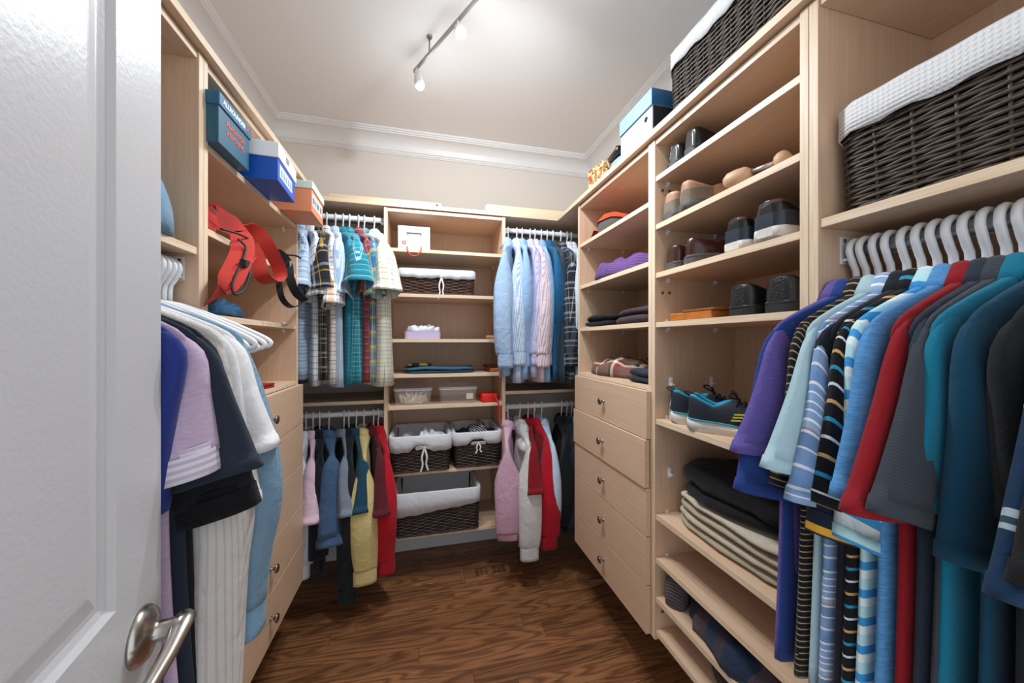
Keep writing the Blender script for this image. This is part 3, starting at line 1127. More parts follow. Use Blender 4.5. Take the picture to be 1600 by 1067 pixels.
NAVYLINES = cloth('navy_white_lines', '#14293f', weft=[(0, '#14304c'), (0.40, '#9fb0b8'), (0.44, '#2c4456'), (0.47, '#9fb0b8'), (0.5, '#14304c'), (0.85, '#9fb0b8'), (0.88, '#14304c')], pv=0.16)
navy_polo = right(0.244, 'navy polo shirt with thin white double lines', NAVYLINES, tip=(0.0, -0.04))
right(0.212, 'black polo shirt with plain sleeves', cloth('black_pique', '#141518'))

# pale blue lettering on the navy polo's sleeve
best = max((c for c in navy_polo.children if c.name.startswith('sleeve') and max(v.co.x for v in c.data.vertices) > 0.28), key=lambda c: max(v.co.x for v in c.data.vertices))
near = [v.co for v in best.data.vertices if abs(v.co.x - 0.275) < 0.03 and abs(v.co.z - (0.82 - 0.375)) < 0.03]
if near:
    ty = max(v.y for v in near) + 0.0012
    lettering('Zo', 0.03, Matrix.Translation((0.275, ty, 0.82 - 0.375)) @ Matrix.Rotation(R(180), 4, 'Z') @ Matrix.Rotation(R(90), 4, 'X'), plain('pale_blue_thread', '#7fa3bd', 0.7), navy_polo)

# ---- left wall: shirts behind the door
def left(Y, short, mat, name='polo_shirt', yaw=0.0, **k):
    k.setdefault('hanger_r', 0.0055)
    k.setdefault('amp', 0.008)
    k.setdefault('th', 0.8)
    k.setdefault('thk_sleeve', 0.8)
    return garment(name, short, 'on the rod behind the door', mat, (RODX_L, Y, ZR_L), yaw, **k)


left(0.660, 'cobalt blue polo shirt', cloth('cobalt_pique', '#2b3a84'), tip=(-0.095, -0.01))
LAV = cloth('lavender_pique', '#c9b3cf', heather=0.15)
left(0.684, 'lavender polo shirt with striped sleeve bands', LAV, tip=(-0.05, 0.055), hem_mat=cloth('lavender_stripe_band', '#d9cfe0', weft=[(0, '#e5dfea'), (0.5, '#c5bcd2')], pv=0.011), thk_sleeve=1.2)
left(0.722, 'dark slate navy polo shirt', cloth('slate_navy', '#272f3d'), tip=(0.0, 0.03))
left(0.752, 'black knit shirt with ribbed cuffs', cloth('black_knit', '#17191e'), name='knit_shirt', tip=(-0.01, -0.035), hem_mat=cloth('black_rib', '#0f1013'))
left(0.785, 'white pinstriped long-sleeved shirt', cloth('white_pinstripe', '#cfcbc8', warp=[(0, '#d3d0cd'), (0.7, '#c3bfbb')], pu=0.007), name='dress_shirt', kind='long', tip=(0.015, 0.0), thk_sleeve=1.9, slen=0.20, L=0.95, amp=0.016)
tee = left(0.812, 'white t-shirt with black striped print', cloth('white_print', '#dfdfe0'), name='t_shirt', cat='t-shirt', tip=(-0.03, -0.06), collar=False)
left(0.838, 'plain white polo shirt', cloth('white_pique', '#e3e3e4'), tip=(-0.015, 0.03), thk_sleeve=1.4)
DENIM_L = cloth('light_denim', '#7394ad', warp=[(0, '#6f90a9'), (0.5, '#7a9ab2')], pu=0.0022)
left(0.868, 'light blue denim shirt with turned-up cuffs', DENIM_L, name='denim_shirt', kind='long', tip=(0.03, 0.0), cuff=cloth('denim_cuff', '#7ea5c2'), thk_sleeve=1.6, slen=0.0, collar=False, L=0.9)
for k, (yy, tl) in enumerate(((0.975, 0.02), (0.992, -0.01), (1.010, 0.03), (1.028, 0.0), (1.046, -0.02))):
    hanger((RODX_L, yy, ZR_L), (k - 2) * 0.05, 'empty white plastic hanger on the rod behind the door', r=0.0058, group='empty hangers behind the door', tilt=tl)

# round striped logo on the t-shirt's sleeve
bm = bmesh.new()
lathe(bm, [(0, 0), (0.013, 0), (0.013, 0.0008), (0, 0.0008)], 22, Matrix.Translation((0.262, -0.0275, 0.80 - 0.452)) @ Matrix.Rotation(R(90), 4, 'X'))
obj('sleeve_logo', bm, plain('black_logo_ink', '#17181b', 0.7), tee, local=True)
for k in range(3):
    bm = bmesh.new(); box(bm, 0.251, 0.273, -0.0292, -0.0284, 0.80 - 0.4575 + k * 0.005, 0.80 - 0.4555 + k * 0.005)
    obj('logo_stripe', bm, plain('white_logo_ink', '#dcdcdc', 0.7), tee, local=True)

# ---- back wall groups
def back(X, Z, short, mat, where, name='plaid_shirt', yaw=0.0, **k):
    k.setdefault('hanger_r', 0.004)
    k.setdefault('amp', 0.016)
    k['thk_sleeve'] = k.get('thk_sleeve', 1.0) * 1.45
    k['th'] = k.get('th', 1.0) * 1.3
    return garment(name, short, where, mat, (X, RODY, Z), R(-90) + yaw, **k)


UL = 'on the upper rod left of back tower'
P = {}
P['pale'] = cloth('pale_blue_plaid', '#9fb2c8', warp=[(0, '#a9bdd4'), (0.35, '#6c87ab'), (0.5, '#d9e2ea'), (0.62, '#34486b'), (0.7, '#a9bdd4')], weft=[(0, '#b6c7d9'), (0.4, '#4c6488'), (0.5, '#cfdbe6'), (0.7, '#7e97b8')], pu=0.035, pv=0.035)
P['whiteblue'] = cloth('white_navy_plaid', '#d3dae2', warp=[(0, '#e6e9ec'), (0.4, '#39465c'), (0.55, '#dfe4ea'), (0.8, '#8a9bb3')], weft=[(0, '#e6e9ec'), (0.45, '#46546d'), (0.6, '#e1e5ea')], pu=0.03, pv=0.03)
P['blackyellow'] = cloth('black_yellow_plaid', '#2a2d33', warp=[(0, '#22262d'), (0.3, '#c9a63a'), (0.36, '#22262d'), (0.5, '#b9bdc2'), (0.62, '#30353d'), (0.85, '#d9b84a'), (0.9, '#22262d')], weft=[(0, '#1b1e25'), (0.35, '#9aa0a8'), (0.5, '#23262e'), (0.7, '#c7a642'), (0.77, '#1b1e25')], pu=0.07, pv=0.07)
P['whiteorange'] = cloth('white_orange_plaid', '#d9d2c8', warp=[(0, '#e8e4de'), (0.25, '#2e3a55'), (0.36, '#e8e4de'), (0.55, '#d99b4b'), (0.66, '#e8e4de'), (0.8, '#6d7da0')], weft=[(0, '#ebe7e2'), (0.3, '#3b4763'), (0.4, '#e8e4de'), (0.7, '#8b93ab'), (0.8, '#ebe7e2')], pu=0.045, pv=0.045)
P['stripe'] = cloth('light_blue_stripe', '#a7bcd3', warp=[(0, '#9db5d0'), (0.5, '#c6d5e4')], pu=0.012)
P['tealdark'] = cloth('deep_teal_check', '#1f7f92', warp=[(0, '#1b7388'), (0.6, '#58a9b6'), (0.7, '#1b7388')], weft=[(0, '#1b7388'), (0.6, '#4aa0b0'), (0.7, '#1b7388')], pu=0.02, pv=0.02)
P['teal'] = cloth('teal_white_plaid', '#20899b', warp=[(0, '#17798c'), (0.42, '#d8eaea'), (0.47, '#17798c'), (0.54, '#d8eaea'), (0.58, '#1f8ba0'), (0.8, '#6ab6c2'), (0.84, '#17798c')], weft=[(0, '#17798c'), (0.3, '#9fd0d6'), (0.35, '#17798c'), (0.55, '#125f74'), (0.8, '#bfe0e2'), (0.84, '#17798c')], pu=0.055, pv=0.045)
P['red'] = cloth('red_grey_plaid', '#8d3a3c', warp=[(0, '#98383b'), (0.4, '#d9c6c2'), (0.47, '#7b2c33'), (0.8, '#3d4660')], weft=[(0, '#9c3f41'), (0.5, '#c9b0ad'), (0.57, '#8a3438'), (0.85, '#3d4660')], pu=0.035, pv=0.035)
P['multi'] = cloth('blue_yellow_plaid', '#7f8f86', warp=[(0, '#2f6fa0'), (0.25, '#d9b352'), (0.4, '#3f8a8a'), (0.6, '#7a6fa0'), (0.75, '#e0c06a'), (0.88, '#2f6fa0')], weft=[(0, '#3579a8'), (0.3, '#d9b65a'), (0.5, '#4f9a8f'), (0.75, '#33679a')], pu=0.075, pv=0.075)
P['cream'] = cloth('cream_black_check', '#d4d3c4', warp=[(0, '#dfdfd0'), (0.44, '#3e4140'), (0.5, '#dfdfd0'), (0.56, '#3e4140'), (0.60, '#dfdfd0'), (0.8, '#b5ba9f')], weft=[(0, '#dfdfd0'), (0.44, '#46494a'), (0.5, '#dfdfd0'), (0.8, '#b9bea6')], pu=0.04, pv=0.04)
P['navydark'] = cloth('navy_shadow_plaid', '#27364d', warp=[(0, '#202d44'), (0.5, '#7088a6'), (0.57, '#202d44')], weft=[(0, '#24334b'), (0.5, '#5f7796'), (0.57, '#24334b')], pu=0.03, pv=0.03)
for x, m, s, kw in ((-0.660, 'navydark', 'navy shadow plaid shirt', {}), (-0.628, 'pale', 'pale blue plaid short-sleeved shirt', dict(th=1.3)), (-0.588, 'whiteblue', 'white and navy plaid short-sleeved shirt', dict(tip=(0.0, -0.03))),
                    (-0.552, 'blackyellow', 'black and yellow plaid short-sleeved shirt', dict(tip=(0.0, 0.0))), (-0.512, 'whiteorange', 'white shirt with orange and navy plaid', dict(tip=(0.01, -0.06))),
                    (-0.468, 'stripe', 'light blue striped short-sleeved shirt', dict(tip=(-0.02, -0.03))), (-0.430, 'tealdark', 'deep teal small-check shirt', dict(tip=(-0.06, 0.05))),
                    (-0.398, 'teal', 'bright teal plaid shirt with white lines', dict(tip=(0.03, 0.03), thk_sleeve=1.4, th=1.7)), (-0.352, 'red', 'red and grey plaid shirt', dict(tip=(-0.05, 0.0))),
                    (-0.322, 'multi', 'blue and yellow checked shirt', dict(tip=(0.0, -0.02))), (-0.270, 'cream', 'cream shirt with thin black check', dict(tip=(0.02, 0.0), thk_sleeve=1.5, th=1.8))):
    back(x, ZR_U, s, P[m], UL, L=0.89 + random.uniform(-0.02, 0.02), yaw=R(19), **kw)

LLo = 'on the lower rod left of back tower'
back(-0.665, ZR_D, 'pink knit shirt', cloth('pink_knit', '#c6849b'), LLo, 'knit_shirt', kind='long', L=0.72, yaw=R(10), slen=-0.06)
back(-0.640, ZR_D, 'pale blue-grey long-sleeved shirt', cloth('palegrey_cotton', '#b9c4d0'), LLo, 'dress_shirt', kind='long', L=0.70, yaw=R(12), slen=-0.08, cuff=cloth('palegrey_cuff', '#c3ccd6'))
back(-0.612, ZR_D, 'white long-sleeved shirt', cloth('coolwhite_cotton', '#cfd6de'), LLo, 'dress_shirt', kind='long', L=0.72, yaw=R(14), slen=-0.06, th=0.7, cuff=cloth('coolwhite_cuff', '#d6dce3'))
back(-0.578, ZR_D, 'pink and white long-sleeved shirt', cloth('pinkwhite_cotton', '#d3b7c6'), LLo, 'dress_shirt', kind='short', L=0.62, yaw=R(12), th=0.6)
back(-0.546, ZR_D, 'ink navy cotton shirt', cloth('ink_cotton', '#141823'), LLo, 'knit_shirt', kind='long', L=0.74, yaw=R(14), slen=-0.1, th=0.8)
back(-0.500, ZR_D, 'blue chambray shirt', cloth('chambray', '#4d6a8f', heather=0.6), LLo, 'chambray_shirt', kind='short', L=0.60, yaw=R(16), tip=(0.0, -0.12), thk_sleeve=1.5, th=1.1, hem_mat=cloth('chambray_band', '#54729a', heather=0.6))
back(-0.425, ZR_D, 'grey-blue thin jersey shirt', cloth('grey_jersey', '#75828f'), LLo, 'knit_shirt', kind='short', L=0.62, yaw=R(12), th=0.6)
back(-0.400, ZR_D, 'black zip jacket', cloth('black_jacket', '#1a1e27', bump=0.5), LLo, 'jacket', cat='jacket', kind='long', L=0.70, yaw=R(10), slen=0.02, tip=(0.03, -0.05), thk_sleeve=1.35, th=1.1, cuff=cloth('black_jacket_rib', '#181b22'))
back(-0.362, ZR_D, 'dark teal shirt', cloth('darkteal_cotton', '#1d4356'), LLo, 'knit_shirt', kind='short', L=0.62, yaw=R(12), th=0.6)
back(-0.322, ZR_D, 'pale yellow sweater', cloth('yellow_knit', '#d6c488', heather=0.12), LLo, 'sweater', cat='sweater', kind='long', L=0.74, yaw=R(12), slen=-0.02, tip=(0.045, 0.0), thk_sleeve=1.7, th=1.1, cuff=cloth('yellow_rib', '#d8c68c'), amp=0.013)
back(-0.272, ZR_D, 'dark maroon fleece shirt', cloth('maroon_fleece', '#571f28'), LLo, 'knit_shirt', kind='short', L=0.66, yaw=R(14), th=0.6)
back(-0.248, ZR_D, 'bright red pullover', cloth('red_fleece', '#b31826'), LLo, 'pullover', cat='pullover', kind='long', L=0.72, yaw=R(19), slen=-0.02, thk_sleeve=1.3, cuff=cloth('red_rib', '#a81624'), collar='tall')

UR = 'on the upper rod right of back tower'
D = {}
D['b1'] = cloth('light_blue_oxford', '#9fbad8', heather=0.08)
D['b2'] = cloth('blue_white_mini_stripe', '#a9c0da', warp=[(0, '#9db9da'), (0.5, '#d3dfea')], pu=0.006)
D['b3'] = cloth('powder_blue_poplin', '#8fb0d6')
D['lav'] = cloth('lavender_stripe_poplin', '#b9b6d3', warp=[(0, '#c3c1dc'), (0.6, '#a6a4cb')], pu=0.007)
D['pinkstripe'] = cloth('rose_stripe_poplin', '#cdb6c0', warp=[(0, '#dccfd6'), (0.6, '#bda3b2')], pu=0.007)
D['b4'] = cloth('mid_blue_poplin', '#86a9d0')
D['deep'] = cloth('deep_cerulean_cotton', '#1d5d8a')
D['plaid'] = cloth('charcoal_white_plaid', '#3c4450', warp=[(0, '#262c36'), (0.3, '#aab2ba'), (0.4, '#262c36'), (0.62, '#56606c'), (0.8, '#262c36'), (0.9, '#cfd3c8'), (0.92, '#262c36')], weft=[(0, '#20252e'), (0.3, '#9aa4ae'), (0.45, '#272d38'), (0.7, '#b9bfc4'), (0.76, '#20252e')], pu=0.06, pv=0.075)
D['wcheck'] = cloth('white_blue_check', '#cdd6e2', warp=[(0, '#dfe5ec'), (0.75, '#7f92b8')], weft=[(0, '#dfe5ec'), (0.75, '#7f92b8')], pu=0.012, pv=0.012)
D['wcheck2'] = cloth('white_lilac_check', '#d3d5e2', warp=[(0, '#e3e5ee'), (0.8, '#a2a2c8')], weft=[(0, '#e3e5ee'), (0.8, '#a2a2c8')], pu=0.014, pv=0.014)
D['dark'] = cloth('dark_slate_shirt', '#33424f')
for x, m, s, yw, kw in ((0.502, 'b1', 'light blue oxford shirt', -14, dict(tip=(0.03, -0.02), thk_sleeve=1.3)), (0.556, 'b2', 'fine blue and white striped dress shirt', -13, dict(tip=(0.0, -0.01), thk_sleeve=1.2)),
                        (0.590, 'b3', 'powder blue dress shirt', -12, dict(tip=(-0.03, -0.02))), (0.640, 'lav', 'lavender striped dress shirt', -10, dict(tip=(0.0, -0.01))),
                        (0.672, 'pinkstripe', 'rose striped dress shirt', -9, dict(tip=(0.02, -0.02), thk_sleeve=1.2)), (0.714, 'b4', 'mid blue dress shirt', -9, dict(tip=(0.0, -0.01))),
                        (0.752, 'deep', 'deep cerulean blue shirt', -7, dict(tip=(-0.06, 0.0), th=0.7)), (0.790, 'dark', 'dark slate shirt', -6, dict(tip=(-0.06, 0.02), th=0.7)), (0.842, 'plaid', 'charcoal and white plaid flannel shirt', -4, dict(tip=(0.0, -0.02), thk_sleeve=1.5)),
                        (0.885, 'wcheck', 'white shirt with small blue check', -4, dict(tip=(-0.01, 0.0))), (0.914, 'wcheck2', 'white shirt with lilac check', -4, dict(tip=(-0.02, 0.0)))):
    back(x, ZR_U, s, D[m], UR, 'dress_shirt', kind='long', L=0.90 + random.uniform(-0.03, 0.03), yaw=R(yw), cuff=D[m], collar='tall', **kw)

LR = 'on the lower rod right of back tower'
back(0.500, ZR_D, 'pale pink cotton shirt', cloth('palepink_cotton', '#c9a3b9', heather=0.08), LR, 'dress_shirt', kind='long', L=0.62, yaw=R(-12), slen=-0.12, tip=(0.0, -0.01), thk_sleeve=1.8, cuff=cloth('palepink_cuff', '#c596b0'))
hood = back(0.575, ZR_D, 'white hooded sweatshirt', cloth('offwhite_fleece', '#c9c9c8'), LR, 'hoodie', cat='hoodie', kind='long', L=0.66, yaw=R(-3), thk_sleeve=1.6, th=1.3, slen=-0.03, tip=(0.04, -0.02), cuff=cloth('offwhite_rib', '#cfcfce'))
back(0.628, ZR_D, 'dark crimson fleece shirt', cloth('darkcrimson_fleece', '#7d0f1e'), LR, 'knit_shirt', kind='short', L=0.64, yaw=R(-5), th=0.7)
back(0.668, ZR_D, 'bright crimson sweatshirt', cloth('brightcrimson_fleece', '#ab1226'), LR, 'sweatshirt', cat='sweatshirt', kind='long', L=0.66, yaw=R(2), thk_sleeve=1.5, slen=-0.06, tip=(0.03, -0.01), cuff=cloth('crimson_rib', '#9d1023'))
back(0.716, ZR_D, 'ice blue long-sleeved shirt', cloth('iceblue_cotton', '#b5c7dc'), LR, 'dress_shirt', kind='long', L=0.66, yaw=R(0), slen=-0.1, cuff=cloth('iceblue_cuff', '#c1d0e2'))
back(0.850, ZR_D, 'black cotton shirt with long sleeves', cloth('black_cotton', '#0f1116'), LR, 'knit_shirt', kind='long', L=0.70, yaw=R(-10), slen=-0.1, thk_sleeve=1.5)
back(0.885, ZR_D, 'dark navy overshirt', cloth('darknavy_cotton', '#1a2230'), LR, 'jacket', cat='jacket', kind='long', L=0.72, yaw=R(-6), slen=-0.1, thk_sleeve=1.5, tip=(0.03, 0.0))
back(0.918, ZR_D, 'steel blue denim shirt', cloth('steel_denim', '#5683a8'), LR, 'denim_shirt', kind='long', L=0.74, yaw=R(-3), slen=-0.02, th=0.7)
back(0.955, ZR_D, 'navy quilted shirt', cloth('navy_quilt', '#20293a'), LR, 'knit_shirt', kind='short', L=0.66, yaw=R(-3), th=0.7)

# ------------------------------------------------------------------ wicker baskets
WICK = plain('dark_wicker', '#3a2c24', 0.5, noise_amt=0.45, nscale=55)
WICK2 = plain('grey_brown_wicker', '#4a4038', 0.5, noise_amt=0.5, nscale=60)
BROWNW = plain('red_brown_wicker', '#4a2c20', 0.5, noise_amt=0.4, nscale=55)
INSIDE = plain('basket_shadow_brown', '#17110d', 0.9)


def waffle(name, col):
    m, nt, p = newmat(name)
    p.inputs['Base Color'].default_value = lin(col)
    p.inputs['Roughness'].default_value = 0.9
    tc = nt.nodes.new('ShaderNodeTexCoord')
    hs = []
    for ax in ('X', 'Y', 'Z'):
        wv = nt.nodes.new('ShaderNodeTexWave')
        wv.bands_direction = ax
        wv.inputs['Scale'].default_value = 38
        nt.links.new(tc.outputs['Object'], wv.inputs['Vector'])
        hs.append(wv.outputs['Fac'])
    a = nt.nodes.new('ShaderNodeMath'); a.operation = 'MULTIPLY'
    b = nt.nodes.new('ShaderNodeMath'); b.operation = 'MAXIMUM'
    nt.links.new(hs[0], b.inputs[0]); nt.links.new(hs[1], b.inputs[1])
    nt.links.new(b.outputs[0], a.inputs[0]); nt.links.new(hs[2], a.inputs[1])
    bp = nt.nodes.new('ShaderNodeBump')
    bp.inputs['Strength'].default_value = 0.5
    bp.inputs['Distance'].default_value = 0.004
    nt.links.new(a.outputs[0], bp.inputs['Height'])
    nt.links.new(bp.outputs['Normal'], p.inputs['Normal'])
    return m


WAFFLE = waffle('white_waffle_liner', '#dfe0e2')
LINEN = plain('white_linen_liner', '#cfd2d6', 0.9, bump=0.4, bscale=35)
RIBBON = plain('white_cotton_tie', '#dcdcda', 0.85)


def rrect(w, d, r, n):
    """n points round a rounded rectangle: (point, outward normal), by arc length"""
    segs = []
    hw, hd = w / 2 - r, d / 2 - r
    arc = math.pi * r / 2
    per = 4 * (hw + hd) + 4 * arc
    out = []
    for i in range(n):
        q = i / n * per
        for k in range(4):
            L1 = 2 * (hd if k % 2 == 0 else hw)
            cx, cy = [(hw, -hd), (hw, hd), (-hw, hd), (-hw, -hd)][k]
            dx, dy = [(1, 0), (0, 1), (-1, 0), (0, -1)][k]
            tx, ty = [(0, 1), (-1, 0), (0, -1), (1, 0)][k]
            if q < L1:
                out.append((Vector((cx + dx * r + tx * q, cy + dy * r + ty * q)), Vector((dx, dy))))
                break
            q -= L1
            if q < arc:
                a = q / r
                ex, ey = cx + tx * L1, cy + ty * L1
                nx, ny = dx * math.cos(a) + tx * math.sin(a), dy * math.cos(a) + ty * math.sin(a)
                out.append((Vector((ex + nx * r, ey + ny * r)), Vector((nx, ny))))
                break
            q -= arc
    return out, per


def basket(label, loc, rz, w, d, h, rows, wick, liner_mat, band=0.06, flare=0.03, spacing=0.034, dip=0.0, tag_front=-1, slant=0.0, handle=False):
    """w along local x, d along local y; front is local -y"""
    root = empty('wicker_basket', loc, rz, label, 'basket')
    bm = bmesh.new()
    pts, per = rrect(w, d, 0.022, 8)
    ns = max(8, int(round(per / spacing / 2)) * 2)
    N = ns * 4
    rr = h / rows / 2
    for k in range(rows):
        z = (k + 0.5) * h / rows
        g = 1 + flare * z / h
        P_, _ = rrect(w * g, d * g, 0.022, N)
        loop = []
        for i, (p, nrm) in enumerate(P_):
            o = 0.0034 * math.cos(2 * math.pi * i / N * ns / 2 + math.pi * (k % 2)) + random.uniform(-0.0008, 0.0008)
            loop.append((p.x + nrm.x * o, p.y + nrm.y * o, z + random.uniform(-0.0008, 0.0008)))
        tube(bm, loop, rr * 0.98, 5, closed=True)
    obj('weave', bm, wick, root, local=True)['kind'] = 'stuff'
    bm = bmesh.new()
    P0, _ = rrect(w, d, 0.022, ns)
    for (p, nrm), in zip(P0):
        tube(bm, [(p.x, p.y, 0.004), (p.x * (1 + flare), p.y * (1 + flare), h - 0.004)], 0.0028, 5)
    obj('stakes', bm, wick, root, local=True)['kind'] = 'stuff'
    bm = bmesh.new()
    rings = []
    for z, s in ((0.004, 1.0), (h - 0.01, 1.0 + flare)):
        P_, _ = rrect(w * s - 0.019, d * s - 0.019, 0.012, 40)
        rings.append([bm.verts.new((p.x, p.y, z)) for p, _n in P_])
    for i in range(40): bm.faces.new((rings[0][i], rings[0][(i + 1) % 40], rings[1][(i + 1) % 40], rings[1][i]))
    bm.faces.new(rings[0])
    obj('gap_shade_shell', bm, INSIDE, root, local=True)  # added shell, coloured near-black so the weave gaps look shaded
    # braided foot
    bm = bmesh.new()
    P_, _ = rrect(w + 0.006, d + 0.006, 0.022, N * 2)
    for q in (0, 1):
        tube(bm, [(p.x + n_.x * 0.002 * math.cos(i * 0.9 + q * math.pi), p.y + n_.y * 0.002 * math.cos(i * 0.9 + q * math.pi), 0.006 + 0.0025 * math.sin(i * 0.9 + q * math.pi)) for i, (p, n_) in enumerate(P_)], 0.0036, 5, closed=True)
    obj('foot_braid', bm, wick, root, local=True)['kind'] = 'stuff'
    # liner: up the inside, over the rim, down the outside
    bm = bmesh.new()
    g = 1 + flare
    M_ = 72
    prof = [(-0.015 - flare * max(w, d) * 0.42, -h * 0.75, 0), (-0.0145, -0.02, 0), (-0.0135, -0.006, 0), (-0.006, 0.008, 0), (0.004, 0.012, 0), (0.011, 0.004, 0), (0.011, -band * 0.5, 0.5), (0.012, -band, 1.0), (0.009, -band, 1.0)]
    rings = []
    for o, dz, lo in prof:
        P_, _ = rrect(w * g, d * g, 0.026, M_)
        r = []
        for i, (p, n_) in enumerate(P_):
            wv = 0.002 * math.sin(i * 1.7) + 0.0015 * math.sin(i * 0.63 + 1)
            front = max(0.0, -n_.y)
            zz = h + dz + lo * (wv * 1.5 - slant * (0.5 - p.x / w) * (1 if n_.y < -0.5 else 0.3) - (0.03 * math.exp(-((p.x / 0.05) ** 4)) * -front if handle else 0))
            r.append(bm.verts.new((p.x + n_.x * (o + wv * 0.6), p.y + n_.y * (o + wv * 0.6), zz)))
        rings.append(r)
    for A_, B_ in zip(rings, rings[1:]):
        for i in range(M_):
            f = bm.faces.new((A_[i], A_[(i + 1) % M_], B_[(i + 1) % M_], B_[i]))
            f.smooth = True
    bm.faces.new(rings[0])
    obj('liner', bm, liner_mat, root, local=True, recenter=True)
    return root


def bow(root, x, y, z, s=1.0, loops=True, tails=(0.10, 0.09)):
    bm = bmesh.new()
    side = Vector((0, 0, 1))
    if loops:
        for sg in (-1, 1):
            pts = crom([(0, 0, 0), (sg * 0.018, -0.010, 0.006), (sg * 0.036, -0.012, 0.004), (sg * 0.040, -0.009, -0.004), (sg * 0.022, -0.006, -0.005), (0, -0.002, 0)], 14)
            ribbon(bm, [(x + p.x * s, y + p.y * s, z + p.z * s) for p in pts], 0.008 * s, 0.0016, Vector((0, -0.4, 1)))
    for sg, ln in zip((-1, 1), tails):
        pts = crom([(0, -0.003, 0), (sg * 0.012, -0.008, -ln * 0.4), (sg * 0.008, -0.006, -ln * 0.7), (sg * 0.018, -0.006, -ln)], 10)
        ribbon(bm, [(x + p.x * s, y + p.y * s, z + p.z * s) for p in pts], 0.008 * s, 0.0016, Vector((1, 0, 0)))
    b2 = bmesh.new()
    box(b2, x - 0.005, x + 0.005, y - 0.008, y, z - 0.005, z + 0.005, 0.002)
    merge(bm, b2)
    obj('ribbon_bow', bm, RIBBON, root, local=True)


# big basket in the right hanging bay: front faces the aisle (-X) -> rotate so local -y -> world -x
RZR = R(-90)
basket('large dark wicker basket with waffle liner above the polo shirts', (FR + 0.19, 0.29, 1.629), RZR, 0.53, 0.30, 0.215, 31, WICK2, WAFFLE, band=0.055, flare=0.035, spacing=0.055)
ZTB = ZS + TH_ + 0.0045
basket('dark wicker basket with smooth white liner on the right top shelf', (FR + 0.16, 0.80, ZTB), RZR, 0.53, 0.28, 0.215, 31, WICK2, plain('white_cotton_liner', '#d9dadc', 0.9, bump=0.15, bscale=120), band=0.05, flare=0.03, spacing=0.05)
b = basket('long red-brown wicker basket with white tie on back tower', (0.078, FB + 0.165, 1.6345), 0, 0.415, 0.27, 0.135, 15, BROWNW, LINEN, band=0.042, flare=0.02, spacing=0.04)
bow(b, 0.02, -0.152, 0.10, 1.0, loops=False, tails=(0.125, 0.12))
b = basket('dark wicker basket holding white socks', (-0.016, FB + 0.140, 0.6365), 0, 0.305, 0.30, 0.195, 21, WICK, LINEN, band=0.075, flare=0.06, spacing=0.036, handle=True)
bow(b, 0.02, -0.178, 0.145, 1.15, tails=(0.115, 0.11))
b2_ = basket('dark wicker basket holding striped black clothing', (0.306, FB + 0.150, 0.6365), 0, 0.255, 0.30, 0.195, 21, WICK, LINEN, band=0.06, flare=0.06, spacing=0.036, handle=True)
bow(b2_, 0.0, -0.178, 0.148, 1.0, tails=(0.06, 0.055))
basket('widest dark wicker basket with slipping white liner on bottom shelf', (0.078, FB + 0.140, 0.2805), 0, 0.455, 0.30, 0.235, 25, WICK, LINEN, band=0.075, flare=0.03, spacing=0.036, slant=0.045)


# ------------------------------------------------------------------ soft things
def nz(v, s, seed): return noise.noise(Vector((v[0] * s + seed * 7.3, v[1] * s - seed * 3.1, v[2] * s + seed)))


def folded(name, label, cat, cen, size, layers, mats, rz=0.0, seed=1, lump=0.006, sag=0.0):
    """a folded garment: soft rounded layers stacked, each layer a part"""
    root = empty(name, cen, rz, label, cat)
    w, d, h = size
    lh = h / layers
    for k in range(layers):
        bm = bmesh.new()
        b2 = bmesh.new()
        nx, ny = 22, 14
        rnd = random.Random(seed * 31 + k)
        ww, dd = w * rnd.uniform(0.95, 1.0), d * rnd.uniform(0.95, 1.0)
        ox, oy = rnd.uniform(-0.006, 0.006), rnd.uniform(-0.006, 0.006)
        rings = []
        uvl = bm.loops.layers.uv.verify()
        N = 36
        M_ = 9
        for j in range(M_ + 1):
            ph = -math.pi / 2 + math.pi * j / M_
            cz, rz_ = math.sin(ph), math.cos(ph)
            cz = math.copysign(abs(cz) ** 0.7, cz)
            rr = abs(rz_) ** 0.35
            ring = []
            for i in range(N):
                f = 2 * math.pi * i / N
                cx = math.copysign(abs(math.cos(f)) ** 0.45, math.cos(f)) * rr
                cy = math.copysign(abs(math.sin(f)) ** 0.45, math.sin(f)) * rr
                x, y_, z = cx * ww / 2 + ox, cy * dd / 2 + oy, lh / 2 * cz + lh * (k + 0.5)
                q = nz((x, y_, z * 2), 9, seed + k)
                q2 = nz((x, y_, k * 0.3), 22, seed + k + 5)
                z += (lump * q + lump * 0.5 * q2) * (0.2 + 0.8 * (z / h)) - sag * (x / w * 2) ** 2 * (z / h)
                z = max(z, 0.0006)
                ring.append(bm.verts.new((x + lump * q2, y_ + lump * q, z)))
            rings.append(ring)
        for j in range(M_):
            for i in range(N):
                f = bm.faces.new((rings[j][i], rings[j][(i + 1) % N], rings[j + 1][(i + 1) % N], rings[j + 1][i]))
                f.smooth = True
                for lp in f.loops: lp[uvl].uv = (lp.vert.co.x, lp.vert.co.y + lp.vert.co.z)
        bm.faces.new(list(reversed(rings[0])))
        bm.faces.new(rings[-1])
        obj('folded_layer', bm, mats[k % len(mats)], root, local=True)
        b2.free()
    return root


